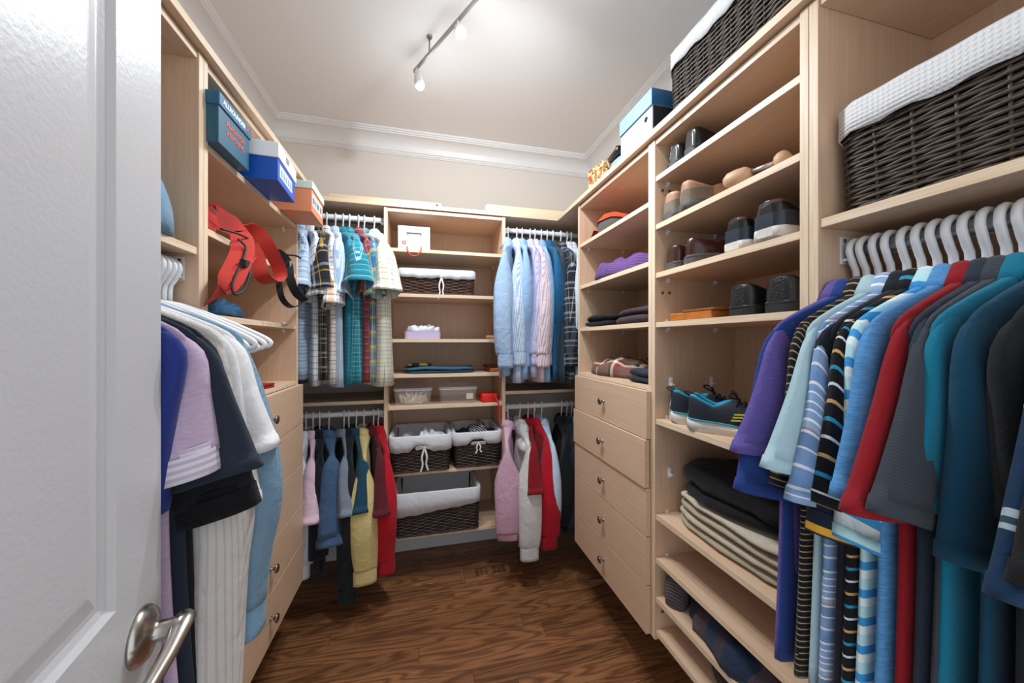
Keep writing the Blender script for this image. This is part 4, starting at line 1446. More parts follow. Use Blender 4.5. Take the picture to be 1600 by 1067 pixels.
def crumple_bm(size, seed=1, amp=0.35, sc=9, N=40, M_=16, flat=0.6, ridge=True):
    """a heap of cloth lying on z = 0"""
    w, d, h = size
    bm = bmesh.new()
    uvl = bm.loops.layers.uv.verify()
    rings = []
    for j in range(M_ + 1):
        t = j / M_
        ring = []
        for i in range(N):
            f = 2 * math.pi * i / N
            r = math.sin(t * math.pi / 2 + 0.03) ** 0.8
            x, y_ = math.cos(f) * r, math.sin(f) * r
            x = math.copysign(abs(x) ** 0.85, x); y_ = math.copysign(abs(y_) ** 0.85, y_)
            z = max(0.0, math.cos(t * math.pi / 2)) ** flat
            q = nz((x * w, y_ * d, z * h * 0.5), sc, seed)
            qr = 1 - abs(nz((x * w, y_ * d, z * h), sc * 1.8, seed + 9)) * 2 if ridge else 0
            k = 1 + amp * q + amp * 0.35 * qr
            ring.append(bm.verts.new((x * w / 2 * (1 + amp * 0.35 * q), y_ * d / 2 * (1 + amp * 0.35 * q), max(0.0006, z * h * k))))
        rings.append(ring)
    for j in range(M_):
        for i in range(N):
            f = bm.faces.new((rings[j][i], rings[j][(i + 1) % N], rings[j + 1][(i + 1) % N], rings[j + 1][i]))
            f.smooth = True
            for lp in f.loops: lp[uvl].uv = (lp.vert.co.x + lp.vert.co.z, lp.vert.co.y)
    bm.faces.new(list(reversed(rings[0])))
    bm.faces.new(rings[-1])
    return bm


def heap(name, label, cat, loc, rz, size, mat, seed=1, **k):
    o = obj(name, crumple_bm(size, seed, **k), mat, None, local=True, recenter=False)
    o.location = loc
    o.rotation_euler = (0, 0, rz)
    tag(o, label, cat)
    return o


# hood of the white hoodie and drawstring
bm = crumple_bm((0.17, 0.075, 0.06), 4, amp=0.25, sc=12)
bm.transform(Matrix.Translation((0.06, 0.0, 0.66 - 0.150)))
obj('hood', bm, cloth('offwhite_fleece', '#c9c9c8'), hood, local=True, recenter=False)
bm = crumple_bm((0.13, 0.09, 0.05), 8, amp=0.3, sc=12)
bm.transform(Matrix.Translation((0.15, 0.0, 0.66 - 0.215)))
obj('hood_fold', bm, cloth('offwhite_fleece', '#c9c9c8'), hood, local=True, recenter=False)

# right tower A: folded things and scarves
ZA = [1.893, 1.668, 1.440, 1.200]
def on(z): return z + 0.0008
heap('fleece_scarf', 'purple ribbed scarf heaped on a shelf above drawers', 'scarf', (FR + 0.13, 1.46, on(ZA[1])), 0.3, (0.22, 0.40, 0.075), cloth('purple_scarf', '#6d4d8a', warp=[(0, '#6d4d8a'), (0.6, '#523768')], pu=0.014, heather=0.2), 3, amp=0.45, sc=10)
heap('knit_hat', 'black knit hat behind the purple scarf', 'hat', (FR + 0.22, 1.26, on(ZA[1])), 0.1, (0.18, 0.17, 0.055), cloth('black_wool', '#141316'), 5, amp=0.2)
folded('folded_sweater', 'folded black sweater on shelf above drawers', 'sweater', (FR + 0.16, 1.64, on(ZA[2])), (0.30, 0.27, 0.06), 2, [cloth('black_wool', '#141316')], 0.05, 3, lump=0.016)
folded('folded_sweater', 'folded plum heathered sweater beside the black one', 'sweater', (FR + 0.16, 1.335, on(ZA[2])), (0.29, 0.30, 0.075), 2, [cloth('plum_knit', '#4d3a42', heather=0.6)], 0.0, 4, lump=0.012)
PLAIDS = cloth('brown_red_tartan', '#6a4038', warp=[(0, '#6d5248'), (0.4, '#8f3034'), (0.55, '#d9cdb4'), (0.68, '#1f1c1e'), (0.8, '#6d5248')], weft=[(0, '#70564a'), (0.45, '#8c3236'), (0.6, '#dcd2bc'), (0.72, '#262023'), (0.85, '#70564a')], pu=0.13, pv=0.13)
heap('wool_blanket', 'brown, red and cream plaid wool scarf on the drawer top', 'scarf', (FR + 0.16, 1.55, on(ZA[3])), 0.15, (0.29, 0.42, 0.075), PLAIDS, 11, amp=0.4, sc=8)
folded('folded_shirt', 'dark navy folded shirt beside the plaid scarf', 'shirt', (FR + 0.10, 1.255, on(ZA[3])), (0.20, 0.15, 0.05), 2, [cloth('slate_fold', '#2c2f3c')], 0.1, 6, lump=0.012)
# red cap on the top shelf of that tower
cap = empty('baseball_cap', (FR + 0.10, 1.62, on(ZA[0])), R(90), 'grey and orange cap with a bright red brim', 'cap')
bm = bmesh.new()
lathe(bm, [(0.082, 0.0), (0.084, 0.03), (0.078, 0.062), (0.055, 0.088), (0.02, 0.1), (0, 0.101)], 24)
for v in bm.verts: v.co.z *= 0.9 + 0.25 * nz(v.co, 14, 2); v.co.y *= 1.1
bm.transform(Matrix.Translation((-0.05, 0, 0)))
obj('crown', bm, cloth('cap_grey', '#55524f'), cap, local=True)
bm = bmesh.new()
lathe(bm, [(0.086, 0.056), (0.080, 0.066), (0.058, 0.092), (0.02, 0.104), (0, 0.105)], 24)
for v in bm.verts: v.co.z *= 0.95 + 0.2 * nz(v.co, 14, 2); v.co.y *= 1.1
bm.transform(Matrix.Translation((-0.05, 0, 0.002)))
obj('crown_top', bm, cloth('cap_orange', '#d2431f'), cap, local=True)
bm = bmesh.new()
gr = []
for i in range(7):
    r = []
    for j in range(9):
        a = R(-62 + 124 * j / 8)
        q = i / 6
        r.append(bm.verts.new((0.02 + math.cos(a) * (0.055 + 0.085 * q), math.sin(a) * (0.085 + 0.005 * q), 0.052 - 0.045 * q - 0.035 * abs(math.sin(a)) ** 2 * (0.4 + 0.6 * q) + 0.02 * q * q)))
    gr.append(r)
for i in range(6):
    for j in range(8): bm.faces.new((gr[i][j], gr[i + 1][j], gr[i + 1][j + 1], gr[i][j + 1])).smooth = True
bmesh.ops.solidify(bm, geom=bm.faces[:], thickness=0.003)
obj('brim', bm, cloth('cap_red', '#b3201f'), cap, local=True)

# ---- shoe tower soft items
folded('folded_trousers', 'stack of folded khaki trousers under black ones', 'trousers', (FR + 0.195, 0.875, on(0.735)), (0.33, 0.46, 0.105), 4, [cloth('khaki_a', '#a89c86'), cloth('khaki_b', '#b5aa95'), cloth('khaki_a', '#a89c86'), cloth('khaki_c', '#beb4a2')], 0.0, 8, lump=0.009)
folded('folded_trousers', 'black folded trousers on top of the khaki stack', 'trousers', (FR + 0.20, 0.88, 0.735 + 0.109), (0.31, 0.44, 0.10), 2, [cloth('black_chino', '#16171b'), cloth('black_chino2', '#0f1013')], 0.03, 10, lump=0.022, sag=0.02)
heap('knit_beanie', 'blue and plum knitted hat lying on the low shelf', 'hat', (FR + 0.14, 0.90, on(0.434)), R(-12), (0.24, 0.42, 0.075), cloth('plum_blue_knit', '#3b3d52', weft=[(0, '#5a4a52'), (0.3, '#2c3c57'), (0.62, '#4b3e4e'), (0.8, '#2f3f58')], pv=0.22, heather=0.6), 21, amp=0.55, sc=9)
heap('knit_mitten', 'grey-brown ribbed mitten propped against the knitted hat', 'mitten', (FR + 0.055, 1.085, on(0.434)), R(30), (0.075, 0.075, 0.11), cloth('mitten_rib', '#564a4e', warp=[(0, '#64585c'), (0.5, '#40373b')], pu=0.012), 24, amp=0.2, sc=9)
rib = heap('knit_scarf', 'grey-brown ribbed knit scarf spread on the bottom shelf', 'scarf', (FR + 0.17, 0.83, on(0.312)), R(-20), (0.27, 0.42, 0.040), cloth('grey_rib', '#4f4549', warp=[(0, '#5d5256'), (0.5, '#3d3438')], pu=0.016), 22, amp=0.2, sc=6)

# ---- left tower soft items
heap('woven_cloth', 'crumpled dark blue woven cloth on left tower shelf', 'cloth', (FL - 0.07, 1.24, on(1.440)), R(85), (0.25, 0.13, 0.042), cloth('petrol_weave', '#173c5c', warp=[(0, '#123150'), (0.5, '#215277')], weft=[(0, '#0f2c48'), (0.5, '#24587d')], pu=0.012, pv=0.012), 31, amp=0.4, sc=13)
o = empty('wallet', (FL - 0.05, 1.50, on(1.190)), R(80), 'thin red wallet lying on top of the drawers', 'wallet')
for k in range(2):
    bm = bmesh.new(); box(bm, -0.055, 0.055, -0.04, 0.04, 0.009 * k, 0.008 + 0.009 * k, 0.002)
    obj('flap', bm, plain('oxblood_leather', '#8a2018', 0.35), o, local=True)
heap('folded_jeans', 'folded faded blue jeans on the shelf behind the door', 'jeans', (FL - 0.15, 0.925, on(1.605)), 0, (0.31, 0.27, 0.15), DENIM_L, 12, amp=0.12, sc=9, flat=0.5)
heap('denim_jacket', 'dark denim jacket lying on the faded jeans', 'jacket', (FL - 0.17, 0.905, 1.605 + 0.135), 0.2, (0.24, 0.2, 0.11), cloth('mid_denim', '#4b6478'), 14, amp=0.2, sc=12, flat=0.5)

# basket contents
def sock(name, label, loc, rz, size, mat, seed, group=None):
    o = heap(name, label, 'socks', loc, rz, size, mat, seed, amp=0.4, sc=22, N=24, M_=8)
    if group: o['group'] = group


WS = cloth('white_sock', '#d8dade')
for k, (x, y_, sz) in enumerate(((-0.11, 2.10, 0.055), (-0.05, 2.12, 0.06), (0.00, 2.10, 0.08), (0.055, 2.11, 0.075), (0.095, 2.13, 0.065), (-0.09, 2.19, 0.07), (0.03, 2.2, 0.08))):
    sock('rolled_socks', 'rolled white socks in the dark wicker basket', (x, y_, 0.7365 + (0.02 if sz > 0.07 else 0)), k * 0.8, (sz * 1.3, sz, 0.05 + sz * 0.35), WS, 40 + k, 'white socks in the basket')
bm = bmesh.new(); box(bm, -0.13, 0.10, 2.08, 2.30, 0.70, 0.736)
tag(obj('folded_towel', bm, WS), 'white towel under the rolled socks in the basket', 'towel')
STR = cloth('black_white_stripe_knit', '#1a1a1d', warp=[(0, '#141417'), (0.7, '#c9cace')], pu=0.016)
heap('striped_top', 'black and white striped top bunched in the basket', 'clothing', (0.315, 2.15, 0.70), 0.4, (0.15, 0.14, 0.15), STR, 51, amp=0.35, sc=12)
heap('black_shirt', 'plain black shirt bunched beside the striped top', 'clothing', (0.245, 2.18, 0.70), 1.2, (0.10, 0.15, 0.125), cloth('black_cotton', '#0f1116'), 52, amp=0.4, sc=12)
heap('black_leggings', 'black leggings stuffed at the basket side', 'clothing', (0.385, 2.18, 0.70), 1.2, (0.08, 0.15, 0.115), cloth('black_cotton', '#0f1116'), 53, amp=0.4, sc=12)


# ------------------------------------------------------------------ shoes
def tab(t, x):
    for (a, va), (b, vb) in zip(t, t[1:]):
        if x <= b: return va + (vb - va) * (x - a) / (b - a) if b > a else va
    return t[-1][1]


WID = [(0, 0.30), (0.015, 0.52), (0.05, 0.68), (0.12, 0.76), (0.28, 0.72), (0.42, 0.74), (0.55, 0.88), (0.70, 1.0), (0.82, 0.93), (0.92, 0.70), (0.97, 0.48), (1.0, 0.22)]
CEN = [(0, 0), (0.3, -0.02), (0.6, 0.02), (0.85, 0.12), (1.0, 0.16)]


def shoe(name, label, loc, rz, mats, kind='dress', L=0.285, Wd=0.10, mirror=1, pitch=0.0, roll=0.0, group=None, cat='shoe'):
    """heel at the local origin, toe along +x"""
    root = empty(name, loc, rz, label, cat, group)
    root.rotation_euler = (roll, pitch, rz)
    up, sole_m, lin_m = mats[0], mats[1], mats[2]
    if kind == 'sneaker':
        sole_h = [(0, 0.040), (0.3, 0.036), (0.7, 0.028), (1, 0.034)]
        top = [(0, 0.072), (0.06, 0.074), (0.15, 0.060), (0.26, 0.046), (0.38, 0.066), (0.46, 0.072), (0.66, 0.050), (0.88, 0.030), (1, 0.012)]
    elif kind == 'cup':
        sole_h = [(0, 0.030), (0.5, 0.027), (1, 0.03)]
        top = [(0, 0.070), (0.06, 0.071), (0.15, 0.060), (0.30, 0.046), (0.42, 0.060), (0.55, 0.064), (0.75, 0.048), (0.9, 0.034), (1, 0.014)]
    else:
        sole_h = [(0, 0.008), (1, 0.008)]
        top = [(0, 0.060), (0.05, 0.061), (0.15, 0.052), (0.30, 0.042), (0.42, 0.056), (0.55, 0.054), (0.75, 0.046), (0.9, 0.034), (1, 0.014)]
    lift = 0.020 if kind == 'dress' else 0.0
    opn = [(0, 0.35), (0.01, 0.55), (0.035, 0.74), (0.10, 0.80), (0.25, 0.78), (0.36, 0.6), (0.45, 0.0), (1, 0)]
    S = 30
    xs = [0.5 * (1 - math.cos(math.pi * i / S)) for i in range(S + 1)]
    xs = sorted(set([0.0, 0.008, 0.02, 0.035] + xs))

    def wid(x): return tab(WID, x) * Wd / 2
    def cy(x): return tab(CEN, x) * Wd / 2 * mirror
    def base(x): return tab(sole_h, x) + lift * max(0.0, min(1.0, (0.55 - x) / 0.25)) + 0.006 * max(0.0, (x - 0.75) / 0.25) ** 2
    # upper
    bm = bmesh.new()
    uvl = bm.loops.layers.uv.verify()
    K = 9
    for sgn in (1, -1):
        grid = []
        for x in xs:
            r = []
            w, h, o = wid(x), tab(top, x), tab(opn, x)
            for k in range(K + 1):
                t = k / K
                a = t * math.pi / 2
                bulge = 1.0 + 0.05 * math.sin(t * math.pi)
                yy = w * ((1 - o) * math.cos(a) ** 0.75 + o * (1 - 0.15 * t)) if o > 0.01 else w * math.cos(a) ** 0.75
                zz = h * math.sin(a) ** (0.9 if x > 0.4 else 1.0)
                xx = x * L
                if x < 0.1: xx += (0.1 - x) * L * 0.10 * t
                r.append(bm.verts.new((xx, cy(x) + sgn * yy * bulge, base(x) - 0.002 + zz)))
            grid.append(r)
        for A_, B_ in zip(grid, grid[1:]):
            for k in range(K):
                f = bm.faces.new((A_[k], A_[k + 1], B_[k + 1], B_[k]))
                f.smooth = True
                if len(mats) > 3 and k >= K - 3 and xs[grid.index(A_)] < 0.2: f.material_index = 1
                for lp in f.loops: lp[uvl].uv = (lp.vert.co.x, lp.vert.co.z)
        if sgn == 1: g1 = grid
        else: g2 = grid
    back_loop = g1[0] + list(reversed(g2[0]))
    bm.faces.new(back_loop)
    bm.faces.new(list(reversed(g1[-1] + list(reversed(g2[-1])))))
    bmesh.ops.remove_doubles(bm, verts=bm.verts[:], dist=0.0004)
    upper = obj('upper', bm, [up] + ([mats[3]] if len(mats) > 3 else []), root, local=True, recenter=False)
    # lining with dark foot bed
    bm = bmesh.new()
    gl = []
    ox = [x for x in xs if 0.03 < x < 0.45]
    for x in ox:
        w, h, o = wid(x), tab(top, x), tab(opn, x)
        r = []
        for t in (0, 1, 2, 3, 4, 5, 6):
            u = -1 + t / 3
            zz = base(x) + (h - 0.0015 if t in (0, 6) else h * 0.45 if t in (1, 5) else 0.010)
            yy = max(0.001, o * w * 0.85 - 0.001) * (1 if t in (0, 6) else 1.05 if t in (1, 5) else 0.7)
            r.append(bm.verts.new((x * L + (0.1 - x) * L * 0.10 * (1 if x < 0.1 else 0), cy(x) + math.copysign(yy, u) * (abs(u) > 0.1), zz)))
        gl.append(r)
    for A_, B_ in zip(gl, gl[1:]):
        for k in range(6): bm.faces.new((A_[k], A_[k + 1], B_[k + 1], B_[k])).smooth = True
    bm.faces.new(gl[0]); bm.faces.new(list(reversed(gl[-1])))
    obj('lining', bm, lin_m, root, local=True, recenter=False)
    # sole
    bm = bmesh.new()
    rows = []
    for x in xs:
        w = wid(x) * (1.06 if kind != 'dress' else 1.04) + 0.002
        zt = base(x)
        zb = max(0.0, zt - tab(sole_h, x)) if kind == 'dress' else 0.0 + (0.014 * max(0.0, (x - 0.78) / 0.22) ** 2) + (0.008 * max(0, (0.08 - x) / 0.08) ** 2)
        e = -0.003 if x < 0.02 else 0.003 if x > 0.98 else 0
        rows.append([bm.verts.new((x * L + e, cy(x) + s * w * q, z)) for s, q, z in ((1, 0.96, zb), (1, 1.0, (zb + zt) / 2), (1, 0.98, zt), (-1, 0.98, zt), (-1, 1.0, (zb + zt) / 2), (-1, 0.96, zb))])
    for A_, B_ in zip(rows, rows[1:]):
        for k in range(6): bm.faces.new((A_[k], A_[(k + 1) % 6], B_[(k + 1) % 6], B_[k])).smooth = k in (0, 1, 3, 4)
    bm.faces.new(rows[0]); bm.faces.new(list(reversed(rows[-1])))
    obj('sole', bm, sole_m, root, local=True, recenter=False)
    if kind == 'dress':
        bm = bmesh.new()
        rows = []
        for x in [q for q in xs if q <= 0.29]:
            w = wid(x) * 1.03 + 0.001
            e = -0.003 if x < 0.02 else 0
            rows.append([bm.verts.new((x * L + e, cy(x) + s * w, z)) for s, z in ((1, 0), (1, base(x) - 0.006), (-1, base(x) - 0.006), (-1, 0))])
        for A_, B_ in zip(rows, rows[1:]):
            for k in range(4): bm.faces.new((A_[k], A_[(k + 1) % 4], B_[(k + 1) % 4], B_[k]))
        bm.faces.new(rows[0]); bm.faces.new(list(reversed(rows[-1])))
        obj('heel', bm, sole_m, root, local=True, recenter=False)
    if kind == 'cup':      # heel foxing band
        bm = bmesh.new()
        rows = []
        for x in [q for q in xs if q <= 0.34]:
            w = wid(x) + 0.0025
            rows.append([bm.verts.new((x * L - (0.0025 if x < 0.02 else 0) + (0.1 - x) * L * 0.06 * (x < 0.1), cy(x) + s * w * 1.03, base(x) + z)) for s, z in ((1, -0.001), (1, 0.036), (-1, 0.036), (-1, -0.001))])
        for A_, B_ in zip(rows, rows[1:]):
            for k in (0, 2): bm.faces.new((A_[k], A_[(k + 1) % 4], B_[(k + 1) % 4], B_[k])).smooth = True
        bm.faces.new(rows[0])
        obj('heel_counter', bm, mats[4], root, local=True, recenter=False)
    if kind == 'sneaker':
        bm = bmesh.new()     # teal line above the white midsole
        for sgn in (1, -1):
            pts = [(x * L, cy(x) + sgn * (wid(x) * 1.06 + 0.001), base(x) - 0.001) for x in xs if x < 0.55]
            tube(bm, pts, 0.0028, 6)
        b_ = [(xs[0] * L - 0.003, cy(0) + q * wid(0) * 1.06, base(0) - 0.001) for q in (-1, 0, 1)]
        tube(bm, b_, 0.0028, 6)
        obj('trim_line', bm, mats[4], root, local=True, recenter=False)
        bm = bmesh.new()     # padded collar round the opening
        def rim(x, sg): return (x * L + ((0.1 - x) * L * 0.10 if x < 0.1 else 0), cy(x) + sg * wid(x) * tab(opn, x) * 0.85, base(x) + tab(top, x) - 0.004)
        rx_ = [x for x in xs if 0.034 <= x < 0.44]
        tube(bm, [rim(x, 1) for x in rx_] + [rim(x, -1) for x in reversed(rx_)], 0.0062, 8, closed=True)
        obj('collar_pad', bm, lin_m, root, local=True, recenter=False)
        bm = bmesh.new()     # pull tab
        ribbon(bm, crom([(0.026, 0, 0.108), (0.006, 0, 0.117), (-0.010, 0, 0.121), (-0.012, 0, 0.115), (0.006, 0, 0.104)], 10), 0.014, 0.003, Vector((0, 1, 0)))
        obj('pull_tab', bm, mats[0], root, local=True, recenter=False)
        bm = bmesh.new()     # laces and bow
        for k in range(5):
            x = 0.46 + 0.055 * k
            ztop = base(x) + tab(top, x) + 0.002
            tube(bm, crom([(x * L, -0.030, ztop - 0.018), (x * L + 0.004, -0.012, ztop), (x * L + 0.004, 0.012, ztop), (x * L + 0.008, 0.030, ztop - 0.018)], 8), 0.0026, 6)
        for s in (-1, 1):
            tube(bm, crom([(0.135, 0, 0.108), (0.125, s * 0.025, 0.128), (0.115, s * 0.05, 0.122), (0.128, s * 0.03, 0.112), (0.138, 0, 0.108)], 14), 0.0026, 6)
        obj('laces', bm, mats[5], root, local=True, recenter=False)
        for s in (1, -1):
            for k in range(3):
                bm = bmesh.new()
                x0 = 0.128 - k * 0.004
                zq = 0.066 - k * 0.009
                ribbon(bm, [(x0, cy(0.45) + s * (wid(0.45) * 1.02 + 0.001 + k * 0.0006), zq), (x0 + 0.026, cy(0.52) + s * (wid(0.52) * 1.0 + 0.001 + k * 0.0006), zq + 0.003)], 0.0042, 0.002, Vector((0, 0, 1)))
                obj('logo_bar', bm, plain('acid_yellow_print', '#c9c03a', 0.5), root, local=True, recenter=False)
        bm = bmesh.new()
        ribbon(bm, [(-0.0030, 0.006, 0.050), (0.001, 0.004, 0.075), (0.007, 0.004, 0.098)], 0.004, 0.002, Vector((0, 1, 0)))
        obj('reflective_strip', bm, plain('reflective_grey', '#c9cdd0', 0.3), root, local=True, recenter=False)
    if kind == 'boat':
        pass
    return root


def leather(name, col, rough=0.28, croc=False):
    m = plain(name, col, rough, noise_amt=0.25, nscale=18)
    if croc and name + '_c' not in MATS:
        nt = m.node_tree
        p = nt.nodes['Principled BSDF']
        tc = nt.nodes.new('ShaderNodeTexCoord')
        vo = nt.nodes.new('ShaderNodeTexVoronoi'); vo.feature = 'DISTANCE_TO_EDGE'
        vo.inputs['Scale'].default_value = 130
        nt.links.new(tc.outputs['Object'], vo.inputs['Vector'])
        bp = nt.nodes.new('ShaderNodeBump'); bp.inputs['Strength'].default_value = 0.4; bp.inputs['Distance'].default_value = 0.003
        nt.links.new(vo.outputs['Distance'], bp.inputs['Height'])
        nt.links.new(bp.outputs['Normal'], p.inputs['Normal'])
        MATS[name + '_c'] = m
    return m


BLK = leather('black_calf', '#121316', 0.22)
BRN = leather('oxblood_calf', '#3a1b17', 0.22)
TAN = leather('tan_nubuck', '#a5795c', 0.6)
GRS = plain('grey_rubber_sole', '#4c4a46', 0.7)
BKS = plain('black_rubber_sole', '#1b1c1f', 0.55)
WHS = plain('white_rubber_sole', '#cfccc4', 0.6, noise_amt=0.08, nscale=60)
LIN = plain('dark_shoe_lining', '#241b17', 0.8)
LINT = plain('tan_shoe_lining', '#a98a6c', 0.8)
z1, z2, z3, z4, z5 = 1.9695, 1.7935, 1.6165, 1.4365, 1.0835
for k, (yy, a, dx) in enumerate(((1.075, 3, 0.03), (0.985, -2, 0.02))):
    shoe('dress_shoe', 'polished black dress shoe ' + ('beside the side panel' if k == 0 else 'of the pair on the highest shoe shelf, away from the panel'), (FR + dx, yy, z1), R(a), [BLK, BKS, LINT], 'dress', mirror=1 if k else -1)
for k, (yy, a, dx) in enumerate(((1.085, 5, 0.020), (1.010, -24, 0.012))):
    shoe('boat_shoe', 'tan boat shoe with grey sole ' + ('against the side panel' if k == 0 else 'turned beside its mate'), (FR + dx, yy, z2), R(a), [TAN, GRS, LINT, leather('tan_light', '#b98e70', 0.6), leather('olive_heel', '#6b5f4e', 0.7)], 'cup', mirror=1 if k else -1)
for k, (yy, a, dx) in enumerate(((1.080, 2, 0.025), (1.000, -28, 0.020))):
    shoe('loafer', 'oxblood leather loafer ' + ('against the side panel' if k == 0 else 'angled beside its mate'), (FR + dx, yy, z3), R(a), [BRN, GRS, LINT], 'dress', mirror=1 if k else -1)
DBL = leather('dark_teal_leather', '#1b2a38', 0.3)
MAR = leather('maroon_heel_leather', '#5f3a38', 0.25)
for k, (yy, a, dx) in enumerate(((0.825, 1, 0.030), (0.705, 3, 0.004))):
    shoe('casual_shoe', 'dark blue leather shoe with white sole ' + ('next to the loafers' if k == 0 else 'by the hanging bay panel'), (FR + dx, yy, z3), R(a), [BLK, WHS, LIN, MAR, DBL], 'cup', mirror=1 if k else -1, L=0.29, Wd=0.112, pitch=0 if k == 0 else 0.0)
CRO = leather('black_croc_leather', '#15171a', 0.34, croc=True)
for k, (yy, a, dx) in enumerate(((0.800, 0, 0.02), (0.680, 2, 0.01))):
    shoe('croc_shoe', 'black crocodile-grain shoe ' + ('next to the small yellow box' if k == 0 else 'by the hanging bay panel'), (FR + dx, yy, z4), R(a), [CRO, BKS, LIN], 'cup' if False else 'dress', mirror=1 if k else -1, Wd=0.115)
NVY = plain('navy_mesh', '#141b2b', 0.75, noise_amt=0.3, nscale=300)
TLN = plain('teal_lining', '#1486a5', 0.7)
LAC = plain('black_lace', '#0e0f12', 0.8)
TEA = plain('teal_rubber', '#1e8f9c', 0.5)
for k, (xx, yy, a) in enumerate(((0.030, 1.085, -30), (0.020, 0.985, -50))):
    shoe('sneaker', 'navy running sneaker with white sole and teal lining ' + ('behind its mate, near the side panel' if k == 0 else 'in front of its mate'), (FR + xx, yy, z5), R(a), [NVY, WHS, TLN, NVY, TEA, LAC], 'sneaker', mirror=-1 if k else 1, L=0.29, Wd=0.105)

# boat-shoe lace cords, wooden shoe tree and small box
tree = empty('shoe_tree', (FR + 0.02, 0.80, z2), R(-72), 'pale wooden shoe tree with a metal rod', 'shoe tree')
BW = plain('pale_beech', '#d2ac86', 0.5, noise_amt=0.08, nscale=25)
bm = bmesh.new()
lathe(bm, [(0, -0.036), (0.012, -0.034), (0.021, -0.022), (0.023, 0), (0.021, 0.022), (0.013, 0.033), (0, 0.036)], 18, Matrix.Translation((0.0, 0, 0.0235)) @ Matrix.Rotation(R(90), 4, 'Y'))
obj('toe_block', bm, BW, tree, local=True)
bm = bmesh.new(); tube(bm, [(0.034, 0, 0.026), (0.095, 0, 0.028)], 0.006, 10)
obj('rod', bm, plain('pale_steel', '#c9c6c2', 0.3, metal=0.8), tree, local=True)
bm = bmesh.new()
lathe(bm, [(0, -0.018), (0.014, -0.017), (0.022, -0.010), (0.0245, 0), (0.022, 0.010), (0.014, 0.017), (0, 0.018)], 18, Matrix.Translation((0.108, 0, 0.0255)) @ Matrix.Rotation(R(60), 4, 'Y'))
obj('heel_block', bm, BW, tree, local=True)
o = empty('leather_case', (FR + 0.02, 1.08, on(1.436)), R(-88), 'flat orange-tan leather case beside the crocodile-grain shoes', 'case')
bm = bmesh.new(); box(bm, 0, 0.18, 0.0, 0.10, 0, 0.026, 0.003)
obj('case_body', bm, plain('orange_tan_leather', '#b06a26', 0.4, noise_amt=0.2, nscale=40), o, local=True)
bm = bmesh.new(); box(bm, 0.06, 0.19, -0.001, 0.105, 0.0262, 0.033, 0.002)
obj('case_flap', bm, plain('dark_tan_leather', '#8d5128', 0.4, noise_amt=0.2, nscale=40), o, local=True)


# ------------------------------------------------------------------ boxes
def lidded_box(name, label, loc, rz, w, d, h, body, lid, lidh=0.035, cat='shoe box', over=0.004):
    """w along local x, d along local y, origin at centre of the base; front faces local -y"""
    root = empty(name, loc, rz, label, cat)
    bm = bmesh.new(); box(bm, -w / 2, w / 2, -d / 2, d / 2, 0, h - 0.004, 0.0015)
    obj('box_body', bm, body, root, local=True)
    bm = bmesh.new()
    b2 = bmesh.new(); box(b2, -w / 2 - over, w / 2 + over, -d / 2 - over, d / 2 + over, h - lidh, h, 0.002)
    merge(bm, b2)
    obj('lid', bm, lid, root, local=True)
    return root


def face_text(root, body, size, x, y, z, mat, rz=0.0, bold=0.0):
    """upright lettering on the local -y face (rz turns it to other faces)"""
    M = Matrix.Rotation(rz, 4, 'Z') @ Matrix.Translation((x, y, z)) @ Matrix.Rotation(R(90), 4, 'X')
    return lettering(body, size, M, mat, root, bold=bold)


ZL = on(1.893)
TEALB = plain('teal_card', '#1f5f80', 0.45)
DTEAL = plain('dark_teal_card', '#265a72', 0.45)
CORAL = plain('coral_print', '#d9614a', 0.5)
WPRINT = plain('white_print_ink', '#e8eef2', 0.5)
# left boxes: front faces the aisle (+X) -> local -y -> world +x: rz = +90
b = lidded_box('shoe_box', 'teal shoe box printed READY FOR ANYTHING', (FL - 0.117, 1.185, ZL), R(90), 0.17, 0.29, 0.135, DTEAL, TEALB, 0.036)
face_text(b, 'ALLROUNDER', 0.019, -0.010, -0.1495, 0.117, WPRINT, bold=0.0006)
face_text(b, 'X', 0.019, 0.064, -0.1495, 0.117, CORAL, bold=0.0006)
face_text(b, 'READY FOR', 0.019, 0.004, -0.1455, 0.072, CORAL, bold=0.0004)
face_text(b, 'ANYTHING', 0.019, 0.004, -0.1455, 0.048, CORAL, bold=0.0004)
BLUEC = plain('royal_blue_card', '#0b4fb0', 0.4)
b = lidded_box('shoe_box', 'royal blue shoe box with white lid', (FL - 0.075, 1.405, ZL), R(94), 0.20, 0.32, 0.125, BLUEC, plain('white_card', '#e6ebee', 0.5), 0.05)
bm = bmesh.new(); box(bm, -0.085, 0.06, -0.1606, -0.1602, 0.02, 0.062)
obj('size_label', bm, plain('pale_label', '#b9c6d6', 0.6), b, local=True)
for k in range(5):
    bm = bmesh.new(); box(bm, -0.07 + k * 0.026, -0.056 + k * 0.026, -0.1610, -0.1606, 0.028, 0.05)
    obj('label_print', bm, plain('grey_print', '#8593a6', 0.6), b, local=True)
for k in range(3):
    bm = bmesh.new(); box(bm, -0.03, 0.0 + 0.006 * k, -0.1650, -0.1643, 0.094 + k * 0.008, 0.098 + k * 0.008)
    obj('lid_print', bm, plain('slate_print', '#5d7386', 0.6), b, local=True)
ORC = plain('salmon_card', '#d8865f', 0.5)
b = lidded_box('shoe_box', 'salmon orange shoe box with pale grey-green lid', (FL - 0.055, 1.69, ZL), R(92), 0.19, 0.33, 0.125, ORC, plain('grey_green_card', '#c3cfc6', 0.5), 0.032)
bm = bmesh.new(); box(bm, -0.09, 0.07, -0.1656, -0.1652, 0.03, 0.078)
obj('size_label', bm, plain('cream_label', '#e2dfd8', 0.6), b, local=True)
